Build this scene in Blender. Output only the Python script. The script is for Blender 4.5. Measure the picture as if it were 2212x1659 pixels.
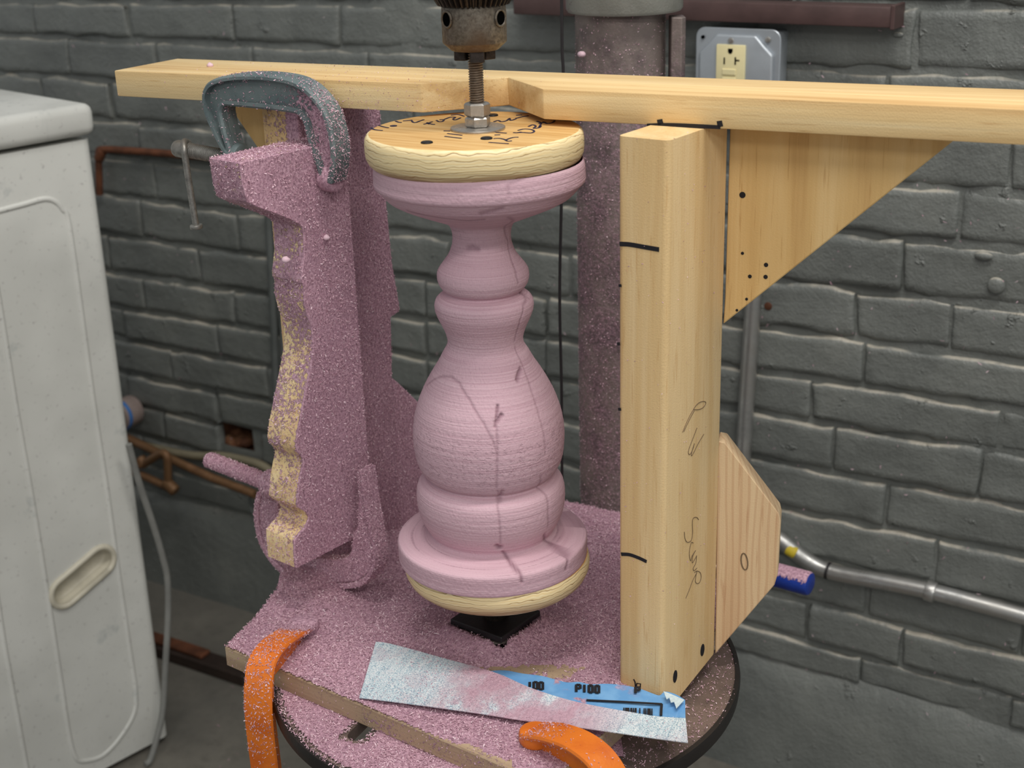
import bpy, bmesh, math, random
import numpy as np
from mathutils import Vector, Matrix, noise as mnoise

for o in list(bpy.data.objects): bpy.data.objects.remove(o)
S = bpy.context.scene
COL = S.collection
rng = np.random.default_rng(7)
random.seed(7)
V = lambda *a: np.array(a, float)

# ------------------------------------------------------------------ camera
FPX, CX, CY = 3067., 1106., 829.5
_d = V(240, 8200, 3067); _d /= np.linalg.norm(_d)
_p = math.asin(_d[2]); _r = math.atan2(_d[0], _d[1])
FWD = V(0, math.cos(_p), -math.sin(_p)); _d0 = V(0, -math.sin(_p), -math.cos(_p))
RIGHT = math.cos(_r)*V(1, 0, 0) + math.sin(_r)*_d0
DOWN = -math.sin(_r)*V(1, 0, 0) + math.cos(_r)*_d0
CAM = V(0.0216, -1.1504, 0.5781)
cam = bpy.data.cameras.new('camera'); camo = bpy.data.objects.new('camera', cam); COL.objects.link(camo)
cam.sensor_width = 36; cam.lens = FPX*36/2212
camo.matrix_world = Matrix(((RIGHT[0], -DOWN[0], -FWD[0], CAM[0]), (RIGHT[1], -DOWN[1], -FWD[1], CAM[1]),
                            (RIGHT[2], -DOWN[2], -FWD[2], CAM[2]), (0, 0, 0, 1)))
cam.dof.use_dof = True; cam.dof.focus_distance = 1.22; cam.dof.aperture_fstop = 8.5
cam.clip_start = .02
S.camera = camo

# ------------------------------------------------------------------ light and exposure
S.view_settings.view_transform = 'Standard'; S.view_settings.look = 'None'
S.view_settings.exposure = -0.13; S.view_settings.gamma = 1; S.view_settings.use_curve_mapping = False
wd = bpy.data.worlds.new('world'); S.world = wd; wd.use_nodes = True
wd.node_tree.nodes['Background'].inputs[0].default_value = (.93, .97, 1, 1)
wd.node_tree.nodes['Background'].inputs[1].default_value = .40
def tube_light(name, loc, target, sx, sy, power, col=(1, .97, .92)):
    l = bpy.data.lights.new(name, 'AREA'); l.shape = 'RECTANGLE'; l.size = sx; l.size_y = sy; l.energy = power; l.color = col
    o = bpy.data.objects.new(name, l); COL.objects.link(o); o.location = loc
    d = Vector(target) - Vector(loc); o.rotation_euler = d.to_track_quat('-Z', 'Y').to_euler()
tube_light('ceiling_lamp', (.4, -.45, 2.05), (.4, -.3, 0), 1.5, .2, 32)
tube_light('ceiling_lamp', (.45, -2.1, 1.95), (.3, -.9, 0), 1.6, .14, 21)
tube_light('ceiling_lamp', (.2, -3.7, 1.9), (.1, -.5, 0), 1.8, .16, 20)

# ------------------------------------------------------------------ helpers
def ray(x, y):
    return FWD + RIGHT*(x-CX)/FPX + DOWN*(y-CY)/FPX
def at(x, y, P, n):                       # point of the plane (P, n) seen at a place of the photograph
    v = ray(x, y); return CAM + v*(np.dot(P-CAM, n)/np.dot(v, n))
def atz(x, y, z): return at(x, y, V(0, 0, z), V(0, 0, 1))
def proj(P):
    q = np.asarray(P)-CAM; z = q@FWD
    return V(CX+FPX*(q@RIGHT)/z, CY+FPX*(q@DOWN)/z)
WM = {}
def frame(o, ex, ey, ez):
    return Matrix(((ex[0], ey[0], ez[0], o[0]), (ex[1], ey[1], ez[1], o[1]), (ex[2], ey[2], ez[2], o[2]), (0, 0, 0, 1)))
def toloc(M, P):
    i = M.inverted(); return [i @ Vector(p) for p in P]
def tag(o, label=None, cat=None, group=None, kind=None):
    if label: o['label'] = label
    if cat: o['category'] = cat
    if group: o['group'] = group
    if kind: o['kind'] = kind
    return o
def empty(name, loc, label, cat, group=None):
    o = bpy.data.objects.new(name, None); COL.objects.link(o); o.location = loc; o.empty_display_size = .03
    WM[o] = Matrix.Translation(loc)
    return tag(o, label, cat, group)
def link(name, me, mats, parent=None, M=None, smooth=False):
    o = bpy.data.objects.new(name, me); COL.objects.link(o)
    M = M or Matrix.Identity(4); WM[o] = M
    for m in (mats if isinstance(mats, (list, tuple)) else [mats]): me.materials.append(m)
    if smooth: me.shade_smooth()
    if parent is not None:
        o.parent = parent; o.matrix_basis = WM[parent].inverted() @ M
    else: o.matrix_basis = M
    return o
def bmobj(name, bm, mats, parent=None, M=None, smooth=False, auto=None):
    bmesh.ops.recalc_face_normals(bm, faces=bm.faces[:])
    me = bpy.data.meshes.new(name); bm.to_mesh(me); bm.free()
    if auto: 
        me.shade_smooth(); me.set_sharp_from_angle(angle=math.radians(auto))
    return link(name, me, mats, parent, M, smooth)
def pyobj(name, vs, fs, mats, parent=None, M=None, smooth=False, auto=None):
    me = bpy.data.meshes.new(name); me.from_pydata([tuple(v) for v in vs], [], [tuple(f) for f in fs])
    me.update()
    if auto:
        bm = bmesh.new(); bm.from_mesh(me); bmesh.ops.recalc_face_normals(bm, faces=bm.faces[:]); bm.to_mesh(me); bm.free()
    if auto:
        me.shade_smooth(); me.set_sharp_from_angle(angle=math.radians(auto))
    return link(name, me, mats, parent, M, smooth)
def prism_bm(pts, z0, z1, bev=0, seg=1, holes=(), bm=None, ang=30):
    bm = bm or bmesh.new()
    nv = []
    if not holes:
        a = [bm.verts.new((p[0], p[1], z0)) for p in pts]; b = [bm.verts.new((p[0], p[1], z1)) for p in pts]
        bm.faces.new(a[::-1]); bm.faces.new(b); n = len(pts)
        for i in range(n): bm.faces.new((a[i], a[(i+1) % n], b[(i+1) % n], b[i]))
    else:
        for z in (z0, z1):
            es = []
            for lp in [pts]+list(holes):
                vs = [bm.verts.new((p[0], p[1], z)) for p in lp]; nv.append(vs)
                es += [bm.edges.new((vs[i], vs[(i+1) % len(vs)])) for i in range(len(vs))]
            bmesh.ops.triangle_fill(bm, use_beauty=True, use_dissolve=False, edges=es)
        h = len(holes)+1
        for k in range(h):
            a, b = nv[k], nv[k+h]; n = len(a)
            for i in range(n): bm.faces.new((a[i], a[(i+1) % n], b[(i+1) % n], b[i]))
    bmesh.ops.recalc_face_normals(bm, faces=bm.faces[:])
    if bev:
        es = [e for e in bm.edges if len(e.link_faces) == 2 and e.calc_face_angle(0) > math.radians(ang)]
        bmesh.ops.bevel(bm, geom=es, offset=bev, offset_type='OFFSET', segments=seg, profile=.5, affect='EDGES', clamp_overlap=True)
    return bm
def box_bm(x0, x1, y0, y1, z0, z1, bev=0, seg=1, bm=None):
    return prism_bm([(x0, y0), (x1, y0), (x1, y1), (x0, y1)], z0, z1, bev, seg, bm=bm)
def lathe_data(prof, segs, cap=True):
    vs, fs = [], []; n = len(prof)
    for (r, z) in prof:
        for k in range(segs):
            a = 2*math.pi*k/segs; vs.append((r*math.cos(a), r*math.sin(a), z))
    for i in range(n-1):
        for k in range(segs):
            k2 = (k+1) % segs; fs.append((i*segs+k, i*segs+k2, (i+1)*segs+k2, (i+1)*segs+k))
    if cap:
        fs.append(tuple(range(segs))[::-1]); fs.append(tuple((n-1)*segs+k for k in range(segs)))
    return vs, fs
def spline(P, n=8):
    P = [np.array(p, float) for p in P]; out = []
    for i in range(len(P)-1):
        p0 = P[max(i-1, 0)]; p1 = P[i]; p2 = P[i+1]; p3 = P[min(i+2, len(P)-1)]
        for k in range(n):
            t = k/n
            out.append(.5*((2*p1)+(-p0+p2)*t+(2*p0-5*p1+4*p2-p3)*t*t+(-p0+3*p1-3*p2+p3)*t**3))
    out.append(P[-1]); return out
def tube_data(P, r, segs=12, cap=True):
    P = [np.array(p, float) for p in P]; rs = r if isinstance(r, (list, tuple)) else [r]*len(P)
    vs, fs = [], []; up = None
    for i, p in enumerate(P):
        t = P[min(i+1, len(P)-1)]-P[max(i-1, 0)]; t /= np.linalg.norm(t)
        if up is None: up = np.cross(t, V(0, 0, 1)) if abs(t[2]) < .9 else np.cross(t, V(1, 0, 0))
        up = up-t*(up@t); up /= np.linalg.norm(up); b = np.cross(t, up)
        for k in range(segs):
            a = 2*math.pi*k/segs; vs.append(p+rs[i]*(math.cos(a)*up+math.sin(a)*b))
    for i in range(len(P)-1):
        for k in range(segs):
            k2 = (k+1) % segs; fs.append((i*segs+k, i*segs+k2, (i+1)*segs+k2, (i+1)*segs+k))
    if cap:
        fs.append(tuple(range(segs))[::-1]); fs.append(tuple((len(P)-1)*segs+k for k in range(segs)))
    return vs, fs
def tube(name, P, r, mat, parent=None, segs=12, M=None):
    vs, fs = tube_data(P, r, segs); return pyobj(name, vs, fs, mat, parent, M, auto=40)
def cyl(name, a, b, r, mat, parent=None, segs=24, bev=0, M=None):
    a = np.array(a, float); b = np.array(b, float)
    if bev:
        t = (b-a)/np.linalg.norm(b-a); P = [a, a+t*bev*.3, a+t*bev, b-t*bev, b-t*bev*.3, b]; rs = [r-bev, r-bev*.3, r, r, r-bev*.3, r-bev]
    else: P = [a, b]; rs = [r, r]
    vs, fs = tube_data(P, rs, segs); return pyobj(name, vs, fs, mat, parent, M, auto=40)
def sweep(P, b, sec):
    """section (along in-plane normal, along binormal b) swept along the planar path P"""
    P = [np.array(p, float) for p in P]; b = b/np.linalg.norm(b); vs, fs = [], []; m = len(sec)
    for i, p in enumerate(P):
        t = P[min(i+1, len(P)-1)]-P[max(i-1, 0)]; t /= np.linalg.norm(t); n = np.cross(b, t)
        for (x, y) in sec: vs.append(p+n*x+b*y)
    for i in range(len(P)-1):
        for k in range(m): fs.append((i*m+k, i*m+(k+1) % m, (i+1)*m+(k+1) % m, (i+1)*m+k))
    fs.append(tuple(range(m))[::-1]); fs.append(tuple((len(P)-1)*m+k for k in range(m)))
    return vs, fs
def ribbon(P, n, w, th=.0004):
    """flat pen stroke along P, raised th over the face with normal n"""
    P = [np.array(p, float) for p in P]; vs, fs = [], []
    for i, p in enumerate(P):
        t = P[min(i+1, len(P)-1)]-P[max(i-1, 0)]; t = t/(np.linalg.norm(t)+1e-9); s = np.cross(n, t); s = s/(np.linalg.norm(s)+1e-9)
        ww = w if not isinstance(w, (list, tuple)) else w[i]
        for k in (-1, 1): vs.append(p+s*ww*.5*k+n*th)
        for k in (-1, 1): vs.append(p+s*ww*.5*k-n*th*.5)
    for i in range(len(P)-1):
        a = i*4; c = a+4
        fs += [(a, a+1, c+1, c), (a+2, c+2, c+3, a+3), (a, c, c+2, a+2), (a+1, a+3, c+3, c+1)]
    e = (len(P)-1)*4; fs += [(0, 2, 3, 1), (e, e+1, e+3, e+2)]
    return vs, fs
def strokes(name, lst, n, w, mat, parent, sp=6):
    for P in lst:
        if len(P) > 2 and sp: P = spline(P, sp)
        vs, fs = ribbon(P, n, w); pyobj(name, vs, fs, mat, parent)
def figure(name, lst, n, w, mat, parent):
    vs, fs = [], []
    for P in lst:
        a, b = ribbon(P, n, w); k = len(vs); vs += a; fs += [tuple(i+k for i in f) for f in b]
    return pyobj(name, vs, fs, mat, parent)
def unit(v): v = np.asarray(v, float); return v/np.linalg.norm(v)
def fbm(p, s, o=3):
    return mnoise.fractal(Vector((p[0]*s, p[1]*s, p[2]*s)), 1.0, 2.0, o)

# ------------------------------------------------------------------ materials
def srgb(r, g, b):
    f = lambda c: (c/255/12.92) if c <= 10 else ((c/255+.055)/1.055)**2.4
    return (f(r), f(g), f(b), 1)
class MT:
    def __init__(s, name, rough=.6, metal=0., spec=.5):
        s.m = bpy.data.materials.new(name); s.m.use_nodes = True; s.t = s.m.node_tree
        s.b = s.t.nodes['Principled BSDF']; s.b.inputs['Roughness'].default_value = rough; s.b.inputs['Metallic'].default_value = metal
        s.b.inputs['Specular IOR Level'].default_value = spec
        s._co = None
    def n(s, ty, ins=None, **at_):
        nd = s.t.nodes.new(ty)
        for k, v in at_.items(): setattr(nd, k, v)
        for k, v in (ins or {}).items(): s.set(nd.inputs[k], v)
        return nd
    def set(s, inp, v):
        if isinstance(v, bpy.types.NodeSocket): s.t.links.new(v, inp)
        elif isinstance(v, bpy.types.Node): s.t.links.new(v.outputs[0], inp)
        else: inp.default_value = v
    def co(s, scale=(1, 1, 1), kind='Object'):
        if s._co is None: s._co = s.n('ShaderNodeTexCoord')
        if scale == (1, 1, 1): return s._co.outputs[kind]
        return s.n('ShaderNodeMapping', {'Vector': s._co.outputs[kind], 'Scale': scale}).outputs[0]
    def noise(s, scale, vec=None, detail=4, rough=.55, dist=0):
        return s.n('ShaderNodeTexNoise', {'Vector': vec if vec is not None else s.co(), 'Scale': scale, 'Detail': detail, 'Roughness': rough, 'Distortion': dist}).outputs['Fac']
    def ramp(s, fac, stops):
        r = s.n('ShaderNodeValToRGB', {'Fac': fac}); e = r.color_ramp.elements
        while len(e) < len(stops): e.new(.5)
        for el, (p, c) in zip(e, stops):
            el.position = p; el.color = c if len(c) == 4 else (*c, 1)
        return r.outputs[0]
    def mr(s, v, a, b, c=0., d=1., smooth=True):
        return s.n('ShaderNodeMapRange', {'Value': v, 'From Min': a, 'From Max': b, 'To Min': c, 'To Max': d}, interpolation_type='SMOOTHSTEP' if smooth else 'LINEAR').outputs[0]
    def math(s, op, a, b=0., clamp=False):
        return s.n('ShaderNodeMath', {0: a, 1: b}, operation=op, use_clamp=clamp).outputs[0]
    def mix(s, fac, a, b, mode='MIX'):
        nd = s.n('ShaderNodeMix', data_type='RGBA', blend_type=mode)
        s.set(nd.inputs[0], fac); s.set(nd.inputs[6], a); s.set(nd.inputs[7], b); return nd.outputs[2]
    def bump(s, h, dist=.001, strength=1., normal=None):
        ins = {'Height': h, 'Distance': dist, 'Strength': strength}
        if normal is not None: ins['Normal'] = normal
        return s.n('ShaderNodeBump', ins).outputs[0]
    def attr(s, name): return s.n('ShaderNodeAttribute', attribute_name=name).outputs['Fac']
    def xyz(s, vec=None): return s.n('ShaderNodeSeparateXYZ', {0: vec if vec is not None else s.co()}).outputs
    def out(s, col=None, rough=None, normal=None, metal=None):
        if col is not None: s.set(s.b.inputs['Base Color'], col)
        if rough is not None: s.set(s.b.inputs['Roughness'], rough)
        if normal is not None: s.set(s.b.inputs['Normal'], normal)
        if metal is not None: s.set(s.b.inputs['Metallic'], metal)
        return s.m
PINKL = srgb(222, 190, 201)
def dust_col(t):
    n1 = t.noise(420, detail=3, rough=.7); n2 = t.noise(35, detail=3)
    c = t.ramp(n1, [(.32, srgb(128, 95, 110)), (.52, srgb(194, 153, 169)), (.72, srgb(226, 190, 203))])  # darkest stop paints the shade of crevices between fibres into the colour
    return t.mix(t.mr(n2, .4, .65, 0, .35), c, srgb(170, 131, 148)), n1
def m_plain(name, col, rough=.6, metal=0, var=.12, sc=30):
    t = MT(name, rough, metal); n = t.noise(sc)
    return t.out(t.mix(t.mr(n, .3, .7), tuple(c*(1-var) for c in col[:3])+(1,), tuple(min(1, c*(1+var)) for c in col[:3])+(1,)), normal=t.bump(t.noise(sc*8), .0002))
def m_wood(name, light, mid, dark, dust=None, knots=False, seed=0., fine=1., bandlo=.35):
    """grain runs along the object's local X; dust: list of (axis, from, to, amount) ramps, joined by max"""
    t = MT(name, .62, 0, .3)
    v0 = t.n('ShaderNodeMapping', {'Vector': t.co(), 'Location': (seed, seed*.7, seed*.3)}).outputs[0]
    mp = lambda s: t.n('ShaderNodeMapping', {'Vector': v0, 'Scale': s}).outputs[0]
    band = t.noise(1., mp((1.1, 26, 26)), 4, .6, .6); fib = t.noise(1., mp((9, 330*fine, 330*fine)), 3, .6); por = t.noise(1., mp((22, 420, 420)), 2, .5)
    c = t.ramp(band, [(bandlo-.1, dark), (bandlo+.12, mid), (bandlo+.25, light), (.8, light)])
    c = t.mix(t.mr(fib, .35, .7, 0, .4), c, mid)
    c = t.mix(t.mr(por, .61, .72, 0, .45), c, dark)
    if knots:
        w = t.n('ShaderNodeTexWave', {'Vector': mp((1.6, 9, 9)), 'Scale': 6., 'Distortion': 5., 'Detail': 2., 'Detail Scale': .8}, wave_type='RINGS').outputs['Fac']
        c = t.mix(t.mr(w, .55, .95, 0, .35), c, dark)
    h = t.math('ADD', t.math('MULTIPLY', fib, .6), t.math('MULTIPLY', t.noise(700, detail=2), .5))
    if dust:
        x = t.xyz(); msk = None
        for ax, a, b, amt in dust:
            k = t.mr(x[ax], a, b, 0, amt); msk = k if msk is None else t.math('MAXIMUM', msk, k)
        nz = t.noise(240, detail=4, rough=.75)
        big = t.noise(28, detail=3)
        th = t.math('SUBTRACT', .95, t.math('MULTIPLY', msk, .72))
        f = t.mr(t.math('ADD', t.math('MULTIPLY', nz, .75), t.math('MULTIPLY', big, .32)), th, t.math('ADD', th, .07))
        dc, _ = dust_col(t); c = t.mix(f, c, dc); h = t.math('ADD', h, t.math('MULTIPLY', f, 1.5))
    return t.out(c, normal=t.bump(h, .0005, .8))
WL, WMID, WD = srgb(238, 208, 152), srgb(226, 190, 130), srgb(192, 148, 88)
M_beam = m_wood('pine_beam', srgb(240, 216, 168), srgb(228, 196, 142), srgb(190, 146, 90), bandlo=.40)
M_post = m_wood('pine_post', srgb(236, 206, 156), srgb(226, 192, 138), srgb(204, 160, 104), dust=[(0, .30, -.6, .16)], seed=3.1, fine=1.2)
M_brace = m_wood('pine_brace', srgb(238, 204, 146), srgb(228, 190, 128), srgb(190, 142, 84), seed=5.3)
M_gusset = m_wood('pine_offcut', srgb(238, 210, 168), srgb(228, 194, 152), srgb(196, 148, 110), dust=[(0, -.5, .5, .22)], knots=True, seed=1.9)
M_ply = m_wood('board_edge', srgb(206, 184, 152), srgb(182, 158, 130), srgb(140, 114, 94), dust=[(0, -.8, .3, .5)], seed=8.8)
M_lpost = m_wood('dusted_post', srgb(240, 206, 156), srgb(230, 192, 138), srgb(196, 150, 100), dust=[(2, -.030, .002, 1.3), (0, -.6, .6, .6)], seed=4.4)
M_tmpl = m_wood('dusted_template', srgb(248, 226, 178), srgb(238, 208, 156), srgb(200, 156, 106), dust=[(2, -.006, .0015, 1.3), (0, -.9, .9, 1.0)], seed=6.1)
def m_dust():
    t = MT('foam_dust', .95, 0, .1); c, n1 = dust_col(t)
    return t.out(c, normal=t.bump(t.math('ADD', n1, t.noise(160, detail=3)), .0016, 1.))
M_dust = m_dust()
def m_flake():
    t = MT('foam_flake', .9, 0, .15)
    g = t.n('ShaderNodeNewGeometry').outputs['Random Per Island']
    c = t.ramp(g, [(0, srgb(172, 134, 148)), (.5, srgb(210, 171, 184)), (.85, srgb(226, 192, 203)), (1, srgb(242, 220, 227))])
    return t.out(c)
M_flake = m_flake()
def m_dusty(name, base, rough, metal, base2, amt_lo, amt_hi, axis=None, sc=240, soft=.08):
    """paint or metal with foam dust lying on it; more dust where the face looks up and along the axis ramp"""
    t = MT(name, rough, metal)
    b = t.mix(t.mr(t.noise(24, detail=4), .38, .66), base, base2)
    up = t.xyz(t.n('ShaderNodeNewGeometry').outputs['Normal'])[2]
    a = t.mr(up, -.2, .9, amt_lo, amt_hi)
    if axis: a = t.math('ADD', a, t.mr(t.xyz()[axis[0]], axis[1], axis[2], 0, axis[3]))
    nz = t.math('ADD', t.math('MULTIPLY', t.noise(sc, detail=4, rough=.75), .8), t.math('MULTIPLY', t.noise(22, detail=2), .3))
    th = t.math('SUBTRACT', .98, t.math('MULTIPLY', a, .72)); f = t.mr(nz, th, t.math('ADD', th, soft))
    dc, n1 = dust_col(t)
    return t.out(t.mix(f, b, dc), rough=t.mix(f, (rough,)*3+(1,), (.95,)*3+(1,)), metal=t.math('MULTIPLY', metal, t.math('SUBTRACT', 1., f)),
                 normal=t.bump(t.math('ADD', t.math('MULTIPLY', f, .8), t.math('MULTIPLY', n1, .4)), .0008))
M_clampgrey = m_dusty('clamp_paint', srgb(118, 130, 130), .55, .1, srgb(96, 110, 112), .24, .40, (0, -.06, .09, .6))
M_clampdust = m_dusty('clamp_dusted', srgb(90, 96, 100), .6, .1, srgb(70, 70, 76), .9, 1.2)
M_orange = m_dusty('clamp_orange', srgb(228, 122, 34), .42, 0, srgb(208, 100, 28), .10, .34, (1, -.025, .035, 1.0))
M_orange2 = m_dusty('clamp_orange_bare', srgb(228, 122, 34), .42, 0, srgb(208, 100, 28), .08, .26)
M_iron = m_dusty('table_iron', srgb(128, 110, 102), .55, .3, srgb(104, 90, 84), .34, .40)
M_col = m_dusty('column_steel', srgb(136, 124, 118), .5, .3, srgb(100, 88, 88), .46, .5, (2, .52, .25, .34), soft=.5)
M_collar = m_dusty('collar_paint', srgb(150, 150, 142), .5, 0, srgb(136, 136, 128), .16, .3, (0, -.02, -.07, .45))
M_blue = m_dusty('blue_grip', srgb(28, 62, 160), .4, 0, srgb(24, 52, 140), .06, .86)
M_black = m_dusty('black_steel', srgb(26, 25, 27), .5, .2, srgb(34, 32, 34), .2, .32)
def m_metal(name, a, b, c, rough=.42, metal=.8, sc=60):
    t = MT(name, rough, metal); n = t.noise(sc, detail=6, rough=.7); k = t.noise(14, detail=3)
    col = t.mix(t.mr(k, .42, .62), t.ramp(n, [(.35, b), (.62, a)]), c)
    return t.out(col, rough=t.mr(n, .3, .7, rough+.12, rough-.08), normal=t.bump(n, .0003, .5))
M_chuck = m_metal('chuck_steel', srgb(128, 120, 108), srgb(84, 76, 68), srgb(98, 78, 60), .5, .55, 300)
M_chuckdark = m_metal('chuck_dark', srgb(70, 62, 58), srgb(40, 36, 34), srgb(58, 46, 38), .45, .7, 150)
M_zinc = m_metal('zinc', srgb(196, 192, 186), srgb(160, 156, 150), srgb(172, 166, 158), .38, .85, 240)
M_rod = m_metal('rod_steel', srgb(168, 158, 146), srgb(122, 112, 102), srgb(140, 122, 104), .4, .85, 200)
M_galv = m_metal('galvanised', srgb(196, 196, 194), srgb(160, 160, 158), srgb(178, 176, 172), .34, .8, 30)
M_plate = m_metal('box_steel', srgb(186, 192, 198), srgb(168, 174, 180), srgb(178, 184, 190), .42, .55, 20)
M_brown = m_plain('brown_channel', srgb(84, 64, 62), .5, .2, .2, 18)
M_copper = m_metal('old_copper', srgb(150, 112, 80), srgb(112, 80, 54), srgb(124, 92, 62), .55, .35, 30)
M_rust = m_plain('rust', srgb(104, 62, 40), .7, .2, .3, 40)
M_greypaint = m_plain('grey_painted_pipe', srgb(94, 98, 96), .45, 0, .15, 25)
M_cord = m_plain('grey_cord', srgb(126, 126, 122), .55)
M_black2 = m_plain('black_cord', srgb(34, 30, 32), .6)
M_ivory = m_plain('ivory_plastic', srgb(228, 216, 168), .4, 0, .03)
M_dark = MT('dark_hole', 1, 0, 0).out(srgb(8, 8, 8))
M_ink = m_plain('marker_ink', srgb(22, 20, 26), .7)
M_inkblue = m_plain('pen_ink', srgb(32, 28, 62), .7)
M_pencil = m_plain('pencil', srgb(120, 100, 76), .8)
M_yellow = m_plain('yellow_tape', srgb(214, 188, 50), .6)
M_white = m_plain('white_plastic', srgb(220, 220, 214), .5)
M_floor = None
def m_floor():
    t = MT('painted_concrete', .5, 0, .4); n = t.noise(3.5, detail=5, rough=.65); f = t.noise(60, detail=4)
    c = t.ramp(n, [(.3, srgb(96, 94, 88)), (.55, srgb(116, 112, 104)), (.8, srgb(134, 130, 120))])
    return t.out(t.mix(t.mr(f, .45, .75, 0, .4), c, srgb(90, 86, 80)), normal=t.bump(f, .0008))
M_floor = m_floor()
def m_brick(name, ledge=True):
    t = MT(name, .42, 0, .5)
    n1 = t.noise(9, detail=4); n2 = t.noise(70, detail=5, rough=.65); n3 = t.noise(300, detail=3)
    c = t.ramp(n1, [(.3, srgb(104, 107, 104)), (.6, srgb(119, 122, 118)), (.8, srgb(129, 131, 126))])
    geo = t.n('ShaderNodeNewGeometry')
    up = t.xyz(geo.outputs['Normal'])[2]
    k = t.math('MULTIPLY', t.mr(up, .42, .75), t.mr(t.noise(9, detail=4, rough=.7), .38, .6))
    c = t.mix(t.math('MULTIPLY', k, .9), c, srgb(184, 177, 163))  # beige ledge dust, with the bright ledge highlight painted into the same tint
    c = t.mix(t.mr(t.noise(22, detail=5, rough=.7), .66, .8, 0, .45), c, srgb(140, 142, 140))
    cr = t.mr(t.noise(34, detail=4, rough=.6), .64, .74); dr = t.noise(1., t.co((40, 3, 40)), 3, .6)
    h = t.math('ADD', t.math('ADD', n2, t.math('MULTIPLY', n3, .35)), t.math('ADD', t.math('MULTIPLY', cr, 1.1), t.math('MULTIPLY', dr, .8)))
    return t.out(c, rough=t.mr(n2, .3, .7, .50, .34), normal=t.bump(h, .0030, .75))
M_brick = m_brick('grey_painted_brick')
def m_redclay():
    t = MT('bare_brick', .9); n = t.noise(30, detail=5)
    return t.out(t.ramp(n, [(.3, srgb(74, 42, 28)), (.55, srgb(112, 72, 48)), (.8, srgb(160, 126, 92))]), normal=t.bump(n, .004))
M_clay = m_redclay()
def m_foam():
    t = MT('pink_foam', .85, 0, .2)
    x = t.xyz()
    rings = t.noise(1., t.co((6, 6, 900)), 3, .7); rb = t.noise(1., t.co((3, 3, 140)), 3, .6); por = t.noise(650, detail=3, rough=.7)
    torn = t.noise(1., t.co((190, 190, 330)), 3, .7)
    band = t.math('MULTIPLY', t.mr(x[2], .060, .085), t.mr(x[2], .135, .112))
    c = t.ramp(rings, [(.28, srgb(194, 156, 168)), (.5, srgb(211, 176, 187)), (.75, srgb(222, 190, 199))])
    c = t.mix(t.mr(por, .3, .45, .45, 0), c, srgb(180, 142, 155))
    c = t.mix(t.mr(t.noise(7, detail=2), .35, .65, 0, .3), c, srgb(206, 172, 182))
    tm = t.math('MULTIPLY', t.mr(torn, .46, .36), band)
    c = t.mix(t.math('MULTIPLY', tm, .22), c, srgb(172, 132, 146))
    sm = t.attr('seam')
    c = t.mix(t.math('MULTIPLY', sm, .85), c, srgb(118, 80, 94))
    h = t.math('ADD', t.math('MULTIPLY', rings, .9), t.math('ADD', t.math('MULTIPLY', por, .35), t.math('MULTIPLY', rb, 1.2)))
    h = t.math('SUBTRACT', h, t.math('MULTIPLY', tm, .6))
    return t.out(c, normal=t.bump(h, .0006, .9))
M_foam = m_foam()
def m_plyside(seed, burn=0.):
    t = MT('plywood_edge', .55, 0, .35)
    z = t.xyz()[2]; w = t.noise(1., t.co((13, 13, 22)), 4, .6); w2 = t.noise(1., t.co((60, 60, 60)), 3, .6)
    zz = t.math('ADD', t.math('MULTIPLY', z, 215.), t.math('ADD', t.math('MULTIPLY', t.math('ADD', w, seed), 4.2), t.math('MULTIPLY', w2, .35)))
    fr = t.math('FRACT', zz)
    c = t.ramp(fr, [(0, srgb(122, 90, 54)), (.07, srgb(226, 200, 146)), (.3, srgb(246, 230, 186)), (.55, srgb(234, 208, 154)), (.92, srgb(246, 228, 184)), (.98, srgb(140, 106, 66))])
    fb = t.noise(1., t.co((20, 20, 700)), 3, .6); brk = t.noise(1., t.co((26, 26, 26)), 3, .6)
    c = t.mix(t.mr(brk, .45, .65, 0, .55), c, srgb(240, 220, 172))
    c = t.mix(t.mr(fb, .4, .7, 0, .35), c, srgb(230, 204, 150))
    if burn:
        b = t.math('MULTIPLY', t.mr(t.math('ADD', z, t.math('MULTIPLY', w, .008)), burn+.014, burn-.002), t.mr(t.noise(1., t.co((12, 12, 260)), 3, .6), .36, .52))
        c = t.mix(t.math('MULTIPLY', b, .85), c, srgb(140, 92, 52))
    return t.out(c, normal=t.bump(fb, .0003))
M_pside = m_plyside(0., .346); M_pside2 = m_plyside(.37, -.032)
def m_plytop():
    t = MT('plywood_face', .45, 0, .4)
    f = t.noise(1., t.co((10, 160, 160)), 4, .6); s = t.noise(1., t.co((22, 60, 60)), 4, .6)
    c = t.ramp(f, [(.3, srgb(196, 148, 84)), (.5, srgb(220, 176, 112)), (.75, srgb(232, 194, 134))])
    x = t.xyz()
    m = t.math('MULTIPLY', t.mr(s, .56, .62), t.math('MULTIPLY', t.mr(x[0], -.005, -.03), t.mr(x[1], -.02, -.045)))
    c = t.mix(t.math('MULTIPLY', m, .8), c, srgb(160, 152, 136))
    return t.out(c, normal=t.bump(f, .0003))
M_ptop = m_plytop()
def m_washer():
    t = MT('white_enamel', .38, 0, .5)
    n = t.noise(5, detail=3); s = t.noise(1., t.co((130, 130, 130)), 3, .6); z = t.xyz(t.co())[2]
    c = t.mix(t.mr(n, .35, .7), srgb(206, 206, 200), srgb(222, 222, 216))
    low = t.mr(z, .65, .1, .0, 1.)
    c = t.mix(t.math('MULTIPLY', t.mr(s, t.math('SUBTRACT', .69, t.math('MULTIPLY', low, .09)), .75), .5), c, srgb(140, 132, 132))
    c = t.mix(t.math('MULTIPLY', t.mr(t.noise(1., t.co((14, 14, 3)), 4, .7), .62, .72), .3), c, srgb(146, 154, 154))
    return t.out(c, rough=t.mr(n, .3, .7, .34, .5), normal=t.bump(n, .004, .35))
M_wash = m_washer()
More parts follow.
